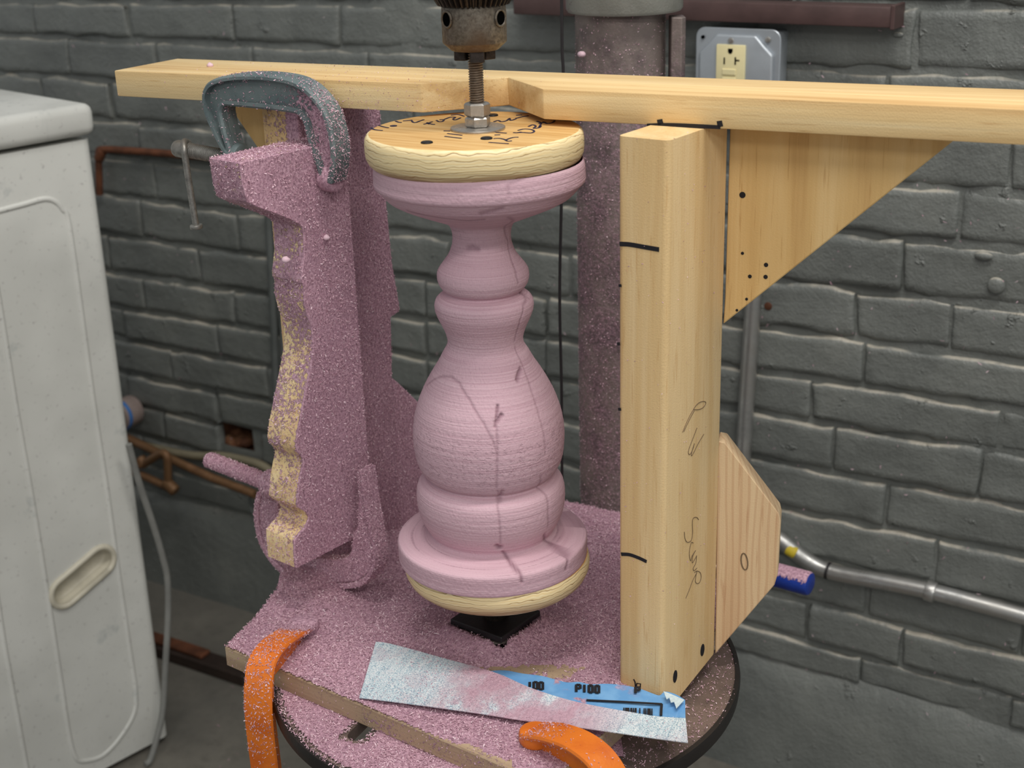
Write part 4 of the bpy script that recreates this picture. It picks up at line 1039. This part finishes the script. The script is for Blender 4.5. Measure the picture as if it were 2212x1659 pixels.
# lower clamp, buried in dust
n3 = WT; P3 = T0+WT*.058
c2 = empty('c_clamp', tuple(at(700, 1225, P3, n3)), 'C-clamp buried in pink dust at the foot of the template, screw sticking out left', 'clamp', 'C-clamps holding the template')
FC2 = frame(at(700, 1225, P3, n3), NT, V(0, 0, 1), -n3)
outer = [(577, 1062), (571, 1095), (573, 1135), (583, 1170), (605, 1205), (640, 1233), (690, 1250), (740, 1254), (782, 1250), (806, 1232), (817, 1204), (814, 1172), (804, 1120), (794, 1060), (787, 1010)]
inner = [(612, 1062), (610, 1100), (614, 1140), (622, 1165), (645, 1192), (690, 1202), (740, 1204), (764, 1198), (770, 1180), (772, 1152), (783, 1130), (785, 1070), (783, 1012)]
fr2 = cplate('frame', outer+inner[::-1], P3, n3, .014, M_clampdust, c2, FC2)
r3 = rim('outer_rim', outer[::-1], P3, n3, .019, .0050, M_clampdust, c2)
sa = at(452, 993, P3, n3); sb = at(605, 1053, P3, n3); sdv = unit(sb-sa)
sc2 = screw('clamp_screw', sa, sb+sdv*.02, .0086, M_clampdust, c2, .0026)
cyl('screw_tip', sa-sdv*.002, sa+sdv*.003, .0078, M_clampdust, c2, 18, .002)
p1 = at(578, 1040, P3, n3); bs2 = cyl('screw_boss', p1, at(612, 1056, P3, n3), .0150, M_clampdust, c2, 24, .004)
cyl('swivel_pad', sb+sdv*.02, sb+sdv*.027, .013, M_clampdust, c2, 20, .002)
# orange clamps holding the board to the table
def tclamp(name, path3, b, label, flange, web, tip, mat=None):
    t = empty(name, tuple(path3[0]), label, 'clamp', 'orange clamps holding the base board')
    P = spline(path3, 8)
    sec = [(0, -flange), (0, flange), (-.002, flange+.001), (-.0045, flange), (-.006, .0045), (-web, .004), (-web, -.004), (-.006, -.0045), (-.0045, -flange), (-.002, -flange-.001)]
    vs, fs = sweep(P, b, sec); o = pyobj('frame', vs, fs, mat or M_orange, t, auto=45); return t, o
def hpt(x, y, z): return atz(x, y, z)
# left one: tip on the board, over the front edge, down beside the table
qa = atz(655, 1345, ZB+.012); qb = atz(566, 1455, ZB+.012); dl = unit(V(qb[0]-qa[0], qb[1]-qa[1], 0)); bL = np.cross(dl, V(0, 0, 1))
def lp(s, z): return V(qa[0], qa[1], 0)+dl*s+V(0, 0, z)
Ls = float(np.linalg.norm((qb-qa)[:2]))
pathL = [lp(0, ZB+.011), lp(Ls*.35, ZB+.020), lp(Ls*.7, ZB+.027), lp(Ls*.98, ZB+.024), lp(Ls*1.12, ZB+.006), lp(Ls*1.18, ZB-.025), lp(Ls*1.17, ZB-.075), lp(Ls*1.14, ZB-.13), lp(Ls*1.10, ZB-.17), lp(Ls*1.0, ZB-.195), lp(Ls*.8, ZB-.20), lp(Ls*.45, ZB-.195)]
oc, of = tclamp('orange_clamp', pathL, bL, 'orange clamp gripping the left front edge of the dusty board', .0125, .026, None)
ps0 = lp(Ls*.45, ZB-.195); cyl('clamp_screw', ps0+V(0, 0, -.06), ps0+V(0, 0, .045), .006, M_scr, oc, 18); cyl('swivel_pad', ps0+V(0, 0, .045), ps0+V(0, 0, .052), .014, M_scr, oc, 20, .002)
cyl('tip_pad', lp(-.004, ZB+.001), lp(-.004, ZB+.013), .013, M_orange, oc, 20, .003)
# right one
qa = atz(1150, 1578, ZB+.010); qb = atz(1310, 1672, ZB+.010); dl = unit(V(qb[0]-qa[0], qb[1]-qa[1], 0)); bR = np.cross(dl, V(0, 0, 1)); Ls = float(np.linalg.norm((qb-qa)[:2]))
pathR = [lp(0, ZB+.012), lp(Ls*.3, ZB+.022), lp(Ls*.65, ZB+.027), lp(Ls*.95, ZB+.022), lp(Ls*1.16, ZB+.004), lp(Ls*1.26, ZB-.03), lp(Ls*1.28, ZB-.09), lp(Ls*1.25, ZB-.14), lp(Ls*1.1, ZB-.18), lp(Ls*.8, ZB-.19), lp(Ls*.4, ZB-.185)]
oc2, of2 = tclamp('orange_clamp', pathR, bR, 'orange clamp gripping the board corner in front, below the sandpaper', .0135, .026, None, M_orange2)
ps0 = lp(Ls*.4, ZB-.185); cyl('clamp_screw', ps0+V(0, 0, -.06), ps0+V(0, 0, .035), .006, M_scr, oc2, 18); cyl('swivel_pad', ps0+V(0, 0, .035), ps0+V(0, 0, .042), .014, M_scr, oc2, 20, .002)
cyl('tip_pad', lp(.004, ZB+.001), lp(.004, ZB+.013), .014, M_orange2, oc2, 20, .003)

# ================================================================== BEARING PLATE under the disc
pc = atz(1083, 1378, -.0845); r_ = abs(pc[1])+.002; dg = unit(V(pc[0]-.0035, pc[1], 0))
bp_ = empty('bearing_plate', (.0035, 0, ZB), 'black square swivel bearing plate on the board under the spinning disc', 'bearing')
hs = .045; cN = V(pc[0], pc[1], 0); e1 = unit(V(-.80, .60, 0)); e2 = unit(V(.62, .78, 0))
FPl = frame(cN, e1, e2, V(0, 0, 1)); 
bmobj('lower_plate', prism_bm([(0, 0), (.060, 0), (.060*.98, .060), (0, .060)], ZB, ZB+.004, .0006), M_black, bp_, FPl)
bmobj('upper_plate', prism_bm([(0, 0), (.060, 0), (.060, .060), (0, .060)], ZB+.014, -.0845, .0008), M_black, bp_, FPl)
vs, fs = lathe_data([(.031, ZB+.004), (.034, ZB+.009), (.031, ZB+.014)], 48); pyobj('ball_race', vs, fs, M_chuckdark, bp_, Matrix.Translation(cN+e1*.030+e2*.030), auto=60)
cyl('stub_shaft', cN+e1*.030+e2*.030+V(0, 0, -.0845), cN*0+V(.0035, 0, -.0402), .012, M_chuckdark, bp_, 24)

# ================================================================== SANDPAPER
sd_ = empty('sandpaper', tuple(atz(1150, 1530, ZB+.004)), 'torn strip of folded sandpaper, dusty grit side up, blue back behind', 'sandpaper')
ctr = atz(1150, 1530, ZB+.006); exs = unit(atz(1480, 1580, ZB)-atz(790, 1450, ZB)); FSp = frame(ctr, exs, np.cross(V(0, 0, 1), exs), V(0, 0, 1))
def sheet(name, top, bot, zf, mat, n=40, m=8, th=.0007):
    tp = spline([V(x, y, 0) for x, y in top], 10); bt = spline([V(x, y, 0) for x, y in bot], 10)
    ti = [tp[int(round(i*(len(tp)-1)/n))] for i in range(n+1)]; bi = [bt[int(round(i*(len(bt)-1)/n))] for i in range(n+1)]
    vs = []
    for i in range(n+1):
        for j in range(m+1):
            p = ti[i]+(bi[i]-ti[i])*j/m; vs.append(atz(p[0], p[1], zf(i/n, j/m)))
    k = len(vs); vs = [FSp.inverted() @ Vector(v) for v in vs]; vs += [v-Vector((0, 0, th)) for v in vs]; fs = []
    for i in range(n):
        for j in range(m):
            a = i*(m+1)+j; fs.append((a, a+m+1, a+m+2, a+1)); fs.append((k+a, k+a+1, k+a+m+2, k+a+m+1))
    for i in range(n):
        a = i*(m+1); fs.append((a, k+a, k+a+m+1, a+m+1)); a += m; fs.append((a, a+m+1, k+a+m+1, k+a))
    for j in range(m):
        fs.append((j, j+1, k+j+1, k+j)); a = n*(m+1)+j; fs.append((a, k+a, k+a+1, a+1))
    return pyobj(name, vs, fs, mat, sd_, FSp, auto=50)
gtop = [(812, 1386), (850, 1392), (960, 1422), (1070, 1453), (1150, 1487), (1250, 1517), (1380, 1541), (1430, 1548), (1481, 1551)]
gbot = [(776, 1507), (830, 1513), (930, 1526), (1030, 1540), (1130, 1556), (1210, 1566), (1320, 1581), (1410, 1594), (1486, 1604)]
zg = lambda u, v: ZB+.0075+.0095*u*u+.006*math.exp(-((u-.55)/.22)**2)*(1-v)+.0012*math.sin(u*9)*v-.0035*v*(1-u)
gf = sheet('grit_flap', gtop, gbot, zg, M_grit, 60, 12)
btop = [(1050, 1450), (1090, 1448), (1130, 1455), (1170, 1460), (1200, 1468), (1225, 1474), (1250, 1473), (1275, 1478), (1310, 1477), (1345, 1480), (1380, 1487), (1410, 1498), (1425, 1502), (1436, 1494), (1452, 1497), (1466, 1503), (1480, 1512)]
bbot = [(1052, 1470), (1120, 1490), (1190, 1515), (1260, 1540), (1330, 1556), (1390, 1565), (1440, 1570), (1481, 1573)]
zb2 = lambda u, v: ZB+.0042+.0085*u*u
bf = sheet('blue_back', btop, bbot, zb2, M_paper, 80, 6)
bq = lambda x, y: atz(x, y, zb2(min(1, max(0, (x-1050)/430)), .5)+.0004)
def c4(x, y): return bq(1040+x*.20795, 1430+y*.20795)
strokes('printed_line', [[c4(1090, 397), c4(1480, 415)], [c4(1480, 415), c4(1875, 438)], [c4(1872, 438), c4(1868, 490), ], [c4(1868, 490), c4(1865, 556)]], UP, .0022, M_ink, sd_, 0)
# block figures P100 built as strokes
def fig(ch, x, y, w, h):
    G = {'P': [[(0, 1), (0, 0)], [(0, 0), (.8, 0)], [(.8, 0), (.8, .5)], [(.8, .5), (0, .5)]], '1': [[(.3, 0), (.3, 1)]], '0': [[(.1, 0), (.8, 0)], [(.8, 0), (.8, 1)], [(.8, 1), (.1, 1)], [(.1, 1), (.1, 0)]]}
    return [[c4(x+a[0]*w, y+a[1]*h+a[0]*w*.05) for a in st] for st in G[ch]]
for x, y, txt in ((985, 236, 'P100'), (470, 205, '100'), (1600, 262, 'P')):
    for i, ch in enumerate(txt):
        g = fig('1', x+20, y+5, 40, 45) if txt == '100' and i == 0 else fig(ch, x+i*68-(10 if i > 1 else 0), y+i*3, 52, 72 if txt != 'P' else 60)
        figure('printed_figure', g, UP, .0024, M_ink, sd_)
L = []
x = 1480
while x < 1775:
    if random.random() < .72: L.append([c4(x, 478+(x-1480)*.03), c4(x, 520+(x-1480)*.11)])
    x += random.choice((9, 12, 18))
strokes('printed_bar', L, UP, .0011, M_ink, sd_, 0)
tq = [(1433, 1494), (1452, 1497), (1478, 1513), (1461, 1527), (1456, 1517), (1449, 1514), (1446, 1508), (1440, 1507)]
vv = [atz(x, y, ZB+.0155+.002*(i % 2)) for i, (x, y) in enumerate(tq)]
bmx = prism_bm([(p.x, p.y) for p in toloc(FSp, vv)], 0, .0006); zl_ = toloc(FSp, vv)[0].z
bmobj('torn_corner', bmx, m_plain('torn_white', srgb(206, 222, 226), .7, 0, .1, 300), sd_, FSp @ Matrix.Translation((0, 0, zl_)))

# ================================================================== FOAM DUST
def inpoly(P, poly):
    x, y = P[:, 0], P[:, 1]; ins = np.zeros(len(P), bool); n = len(poly)
    for i in range(n):
        x1, y1 = poly[i]; x2, y2 = poly[(i+1) % n]
        c = ((y1 > y) != (y2 > y)) & (x < (x2-x1)*(y-y1)/(y2-y1+1e-12)+x1); ins ^= c
    return ins
cpl = V(*(cN+e1*.030+e2*.030))
def dust_h(x, y):
    """depth of the foam dust lying on the base board"""
    p = (x, y, 0)
    h = .0012+.0012*fbm(p, 30, 3)+.0006*fbm(p, 120, 2)
    l = (FPl.inverted() @ Vector((x, y, 0)))                      # heap round the bearing plate
    dx = max(-l.x, l.x-.060, 0); dy = max(-l.y, l.y-.060, 0); d = math.hypot(dx, dy)
    h += .0145*math.exp(-(d/.015)**1.4)*(1 if d > 0 else 0)
    s = (P0[0]-x)*Nd[0]+(P0[1]-y)*Nd[1]
    q = V(x, y, 0)-P0; a = q@W2; b = q@N2                          # heap along the left post
    h += .016*math.exp(-(max(b, 0)/.028)**2)*(1/(1+math.exp((a-.11)*90)))*(1/(1+math.exp(-(a+.07)*60)))
    q = V(x, y, 0)-V(-.16, .06, 0); h += .010*math.exp(-(q@q)/.03**2)
    # swept thin along the front of the turning disc and at the front edge
    return h
def thin(P):
    """0 = bare wood shows, 1 = thick dust"""
    u = P[:, 0]*.797-P[:, 1]*.604; m = P[:, 0]*.604+P[:, 1]*.797
    nz = npnoise(P*V(1, 1, 0), 60, 3)*.5+npnoise(P*V(1, 1, 0), 190, 4)*.5
    k = np.ones(len(P))
    k -= 1.05*np.exp(-((P[:, 1]+.058)/.020)**2)*np.exp(-((P[:, 0]-.01)/.095)**2)*(.35+nz)
    k -= 1.0*np.exp(-((m+.1515)/.012)**2)*(1/(1+np.exp(-(u-.03)*40)))*(.4+nz)
    k -= .4*np.exp(-((P[:, 0]-.075)/.05)**2-((P[:, 1]+.09)/.04)**2)*nz
    return np.clip(k, 0, 1)
st = .0026; xs = np.arange(-.27, .24, st); ys = np.arange(-.235, .37, st)
G = np.array([(x, y) for y in ys for x in xs]); poly = [(x, y) for x, y in BL]
cxp, cyp = np.mean(BL, 0)
ins = inpoly(G, [(cxp+(x-cxp)*1.003, cyp+(y-cyp)*1.003) for x, y in BL])
hh = np.array([dust_h(x, y) if i else 0 for (x, y), i in zip(G, ins)])
tk = thin(np.c_[G, np.zeros(len(G))])
zz = np.where(tk > .35, ZB+.0003+np.clip(hh, .0002, .05)*np.clip((tk-.3)*1.4, 0, 1), ZB-.0012)
nx_ = len(xs); q = []
okq = ins.reshape(len(ys), nx_)
for j in range(len(ys)-1):
    for i in range(nx_-1):
        if okq[j, i] and okq[j, i+1] and okq[j+1, i] and okq[j+1, i+1]: a = j*nx_+i; q.append((a, a+1, a+nx_+1, a+nx_))
gv = np.c_[G, zz]; gq_ = np.array(q)
used = np.unique(gq_); mp_ = -np.ones(len(gv), int); mp_[used] = np.arange(len(used)); gv = gv[used]; gq_ = mp_[gq_]
# loose flakes on that bed
n = 150000; P = np.c_[rng.uniform(-.26, .235, n), rng.uniform(-.23, .36, n), np.zeros(n)]
P = P[inpoly(P, poly)]; tk = thin(P); P = P[rng.random(len(P)) < np.clip(tk*1.15-.12, .03, 1)]
ix = np.clip(((P[:, 0]-xs[0])/st).round().astype(int), 0, nx_-1); iy = np.clip(((P[:, 1]-ys[0])/st).round().astype(int), 0, len(ys)-1)
P[:, 2] = np.maximum(zz.reshape(len(ys), nx_)[iy, ix], ZB+.0002)
l1 = (np.array(FPl.inverted())[:3, :3]@P.T).T+np.array(FPl.inverted())[:3, 3]
inpl = (l1[:, 0] > 0) & (l1[:, 0] < .060) & (l1[:, 1] > 0) & (l1[:, 1] < .060)
P = P[~inpl | (rng.random(len(P)) < .22)]
v1, f1 = flake_arrays(P, np.tile(UP, (len(P), 1)), .0007, .0028, .3, .6)
big = P[rng.random(len(P)) < .004]; v2, f2 = flake_arrays(big, np.tile(UP, (len(big), 1)), .003, .0065, .45, .3, .001)
vs = np.concatenate([gv, v1, v2]); fs = np.concatenate([gq_, f1+len(gv), f2+len(gv)+len(v1)]); mi = np.concatenate([np.zeros(len(gq_)), np.ones(len(f1)+len(f2))])
me = np_mesh('foam_dust', vs, fs, mi); o = link('foam_dust', me, [M_dust, M_flake]); tag(o, 'thick pink foam dust and shavings covering the base board', 'foam dust', kind='stuff')
# dust on the iron table in front of the board and sparse on its right
xs2 = np.arange(-.21, .23, .003); ys2 = np.arange(-.22, .21, .003); G = np.array([(x, y) for y in ys2 for x in xs2]); rr2 = np.hypot(G[:, 0]-tc[0], G[:, 1]-tc[1])
def thick2(P):
    return np.clip(1.25-1/(1+np.exp(-(P[:, 0]-.085)*55))*1.25-.5*(npnoise(np.c_[P[:, :2], np.zeros(len(P))], 40, 8) > .8), 0, 1)
lc = np.array([FBd.inverted() @ Vector((x, y, ZB)) for x, y in G])
ok = (rr2 < RT-.006) & (thick2(G) > .3) & ~inpoly(G, [(cxp+(x-cxp)*.98, cyp+(y-cyp)*.98) for x, y in BL])
sw = tc+(sl0+sl1)/2; sdir = unit((sl1-sl0)); rel = G-sw[:2]; al_ = np.abs(rel@sdir[:2]); ac = np.abs(rel@V(-sdir[1], sdir[0])); ok &= ~((al_ < np.linalg.norm(sl1-sl0)/2+.011) & (ac < .011))
zz2 = np.array([ZT+.0006+.0010*max(0, .6+fbm((x, y, 2), 40, 3)) for x, y in G]); nx2 = len(xs2); okg = ok.reshape(len(ys2), nx2); q = []
for j in range(len(ys2)-1):
    for i in range(nx2-1):
        if okg[j, i] and okg[j, i+1] and okg[j+1, i] and okg[j+1, i+1]: a = j*nx2+i; q.append((a, a+1, a+nx2+1, a+nx2))
gv = np.c_[G, zz2]; gq_ = np.array(q); used = np.unique(gq_); mp_ = -np.ones(len(gv), int); mp_[used] = np.arange(len(used)); gv = gv[used]; gq_ = mp_[gq_]
n = 70000; P = np.c_[rng.uniform(-.21, .23, n), rng.uniform(-.22, .1, n), np.full(n, ZT+.0012)]
P = P[np.hypot(P[:, 0]-tc[0], P[:, 1]-tc[1]) < RT]; P = P[rng.random(len(P)) < np.clip(thick2(P)*1.1, .22, 1)]; P = P[~inpoly(P, BL)]
rel = P[:, :2]-sw[:2]; al_ = np.abs(rel@sdir[:2]); ac = np.abs(rel@V(-sdir[1], sdir[0])); P = P[~((al_ < np.linalg.norm(sl1-sl0)/2+.0085) & (ac < .0085))]
P[:, 2] = np.where(thick2(P) > .3, ZT+.0014, ZT+.0003)
v1, f1 = flake_arrays(P, np.tile(UP, (len(P), 1)), .0007, .0028, .3, .6)
me = np_mesh('table_dust', np.concatenate([gv, v1]), np.concatenate([gq_, f1+len(gv)]), np.concatenate([np.zeros(len(gq_)), np.ones(len(f1))]))
o = link('foam_dust', me, [M_dust, M_flake]); tag(o, 'pink foam dust lying on the round iron table in front of the board', 'foam dust', kind='stuff')
# dust clinging to the upright things
k = .1
add_flakes('foam_fuzz', tp_, [tmpl], 420000, lambda P, N_: np.where(N_@NT > .8, .95-.85*np.clip(npnoise(P, 38, 5)-.62, 0, 1)*2.4, np.where(N_[:, 2] > .5, 1., .15+.75*(npnoise(P, 70, 11) > .42))))
add_flakes('foam_fuzz', jg, [lpost, fb], 380000, lambda P, N_: np.where(N_@N2 > .8, .95, np.where(N_@(-W2) > .8, .20, .5)))
add_flakes('foam_fuzz', jg, [board], 220000, lambda P, N_: np.where(N_[:, 2] < .3, .45*npnoise(P, 50, 12), 0), smax=.002)
add_flakes('foam_fuzz', cl, [fr, r1, r2], 420000, lambda P, N_: np.clip(.16+.9*np.clip(((P-at(600, 190, PC, nc))@ec-.02)/.05, 0, 1)+.6*np.clip((.37-P[:, 2])/.05, 0, .5)*(((P-at(600, 190, PC, nc))@ec) > 0), 0, 1))
add_flakes('foam_fuzz', c2, [fr2, r3, sc2, bs2], 600000, None)
add_flakes('foam_fuzz', oc, [of], 420000, lambda P, N_: np.clip(.10+1.1*np.clip(1-np.linalg.norm(P[:, :2]-pathL[0][:2], axis=1)/.055, 0, 1)+.55*(N_@bL > -.2)*(npnoise(P, 45, 2) > .35)*(P[:, 2] > ZB-.06)+.14*(npnoise(P, 60, 2) > .55), 0, 1))
add_flakes('foam_fuzz', oc2, [of2], 300000, lambda P, N_: np.clip(.06+1.2*np.clip(1-np.linalg.norm(P[:, :2]-pathR[0][:2], axis=1)/.045, 0, 1), 0, 1))
add_flakes('foam_fuzz', dp, [bpy.data.objects['column']], 140000, lambda P, N_: np.clip(.08+.7*np.clip((.5-P[:, 2])/.3, 0, 1), 0, 1)*(P[:, 2] > -.13), smin=.0006, smax=.002)
add_flakes('foam_fuzz', sd_, [gf], 250000, lambda P, N_: np.clip(.1+.9*np.exp(-((P[:, 0]+.03)/.055)**2)*(npnoise(P, 50, 6) > .3), 0, 1)*(N_[:, 2] > 0), smax=.0015)
bm_ = bpy.data.objects['crossbeam']
def fbeam(P, N_):
    s = (P-BO)@UB; d = np.clip((BO[2]+.0131*s-P[:, 2])/.024, 0, 1); win = np.clip((-.03-s)/.06, 0, 1)*np.clip((s+.36)/.12, 0, 1)
    return np.clip(.012+win*(.10+.55*d*(N_@NB < -.5)*np.clip((.24+s)/.1+.3, 0, 1)), 0, 1)*(s < .05)
add_flakes('foam_fuzz', jg, [bm_], 200000, fbeam, smax=.0016, smin=.0004)
add_flakes('foam_fuzz', jg, [post], 60000, lambda P, N_: np.full(len(P), .10), smax=.0016, smin=.0004)
# a few single crumbs of foam that stand out
def crumb(p, n, r, label):
    bm = bmesh.new(); bmesh.ops.create_icosphere(bm, subdivisions=2, radius=r)
    sd = random.random()*9
    for v in bm.verts: v.co *= 1+.35*fbm((v.co.x/r+sd, v.co.y/r, v.co.z/r), .9, 2); v.co.z *= .8
    o = bmobj('foam_crumb', bm, M_flake2, None, Matrix.Translation(p+n*r*.5), smooth=True); tag(o, label, 'foam crumb', 'single foam crumbs')
M_flake2 = m_plain('foam_bit', PINKL, .9, 0, .06, 300)
crumb(at(1258, 116, CXY+V(0, -.030, 0), V(0, 1, 0)), V(-.3, -.9, 0), .0042, 'pink foam crumb stuck to the upper left of the steel column')
crumb(at(454, 144, BO, EB), EB, .0032, 'pink foam crumb lying on the left end of the crossbeam')
crumb(tpx(702, 512), NT, .0034, 'pink foam crumb stuck high on the dusty template face')
crumb(at(621, 560, T0-NT*.02, WT), -WT, .0036, 'pink foam crumb stuck to the profiled front edge of the template')
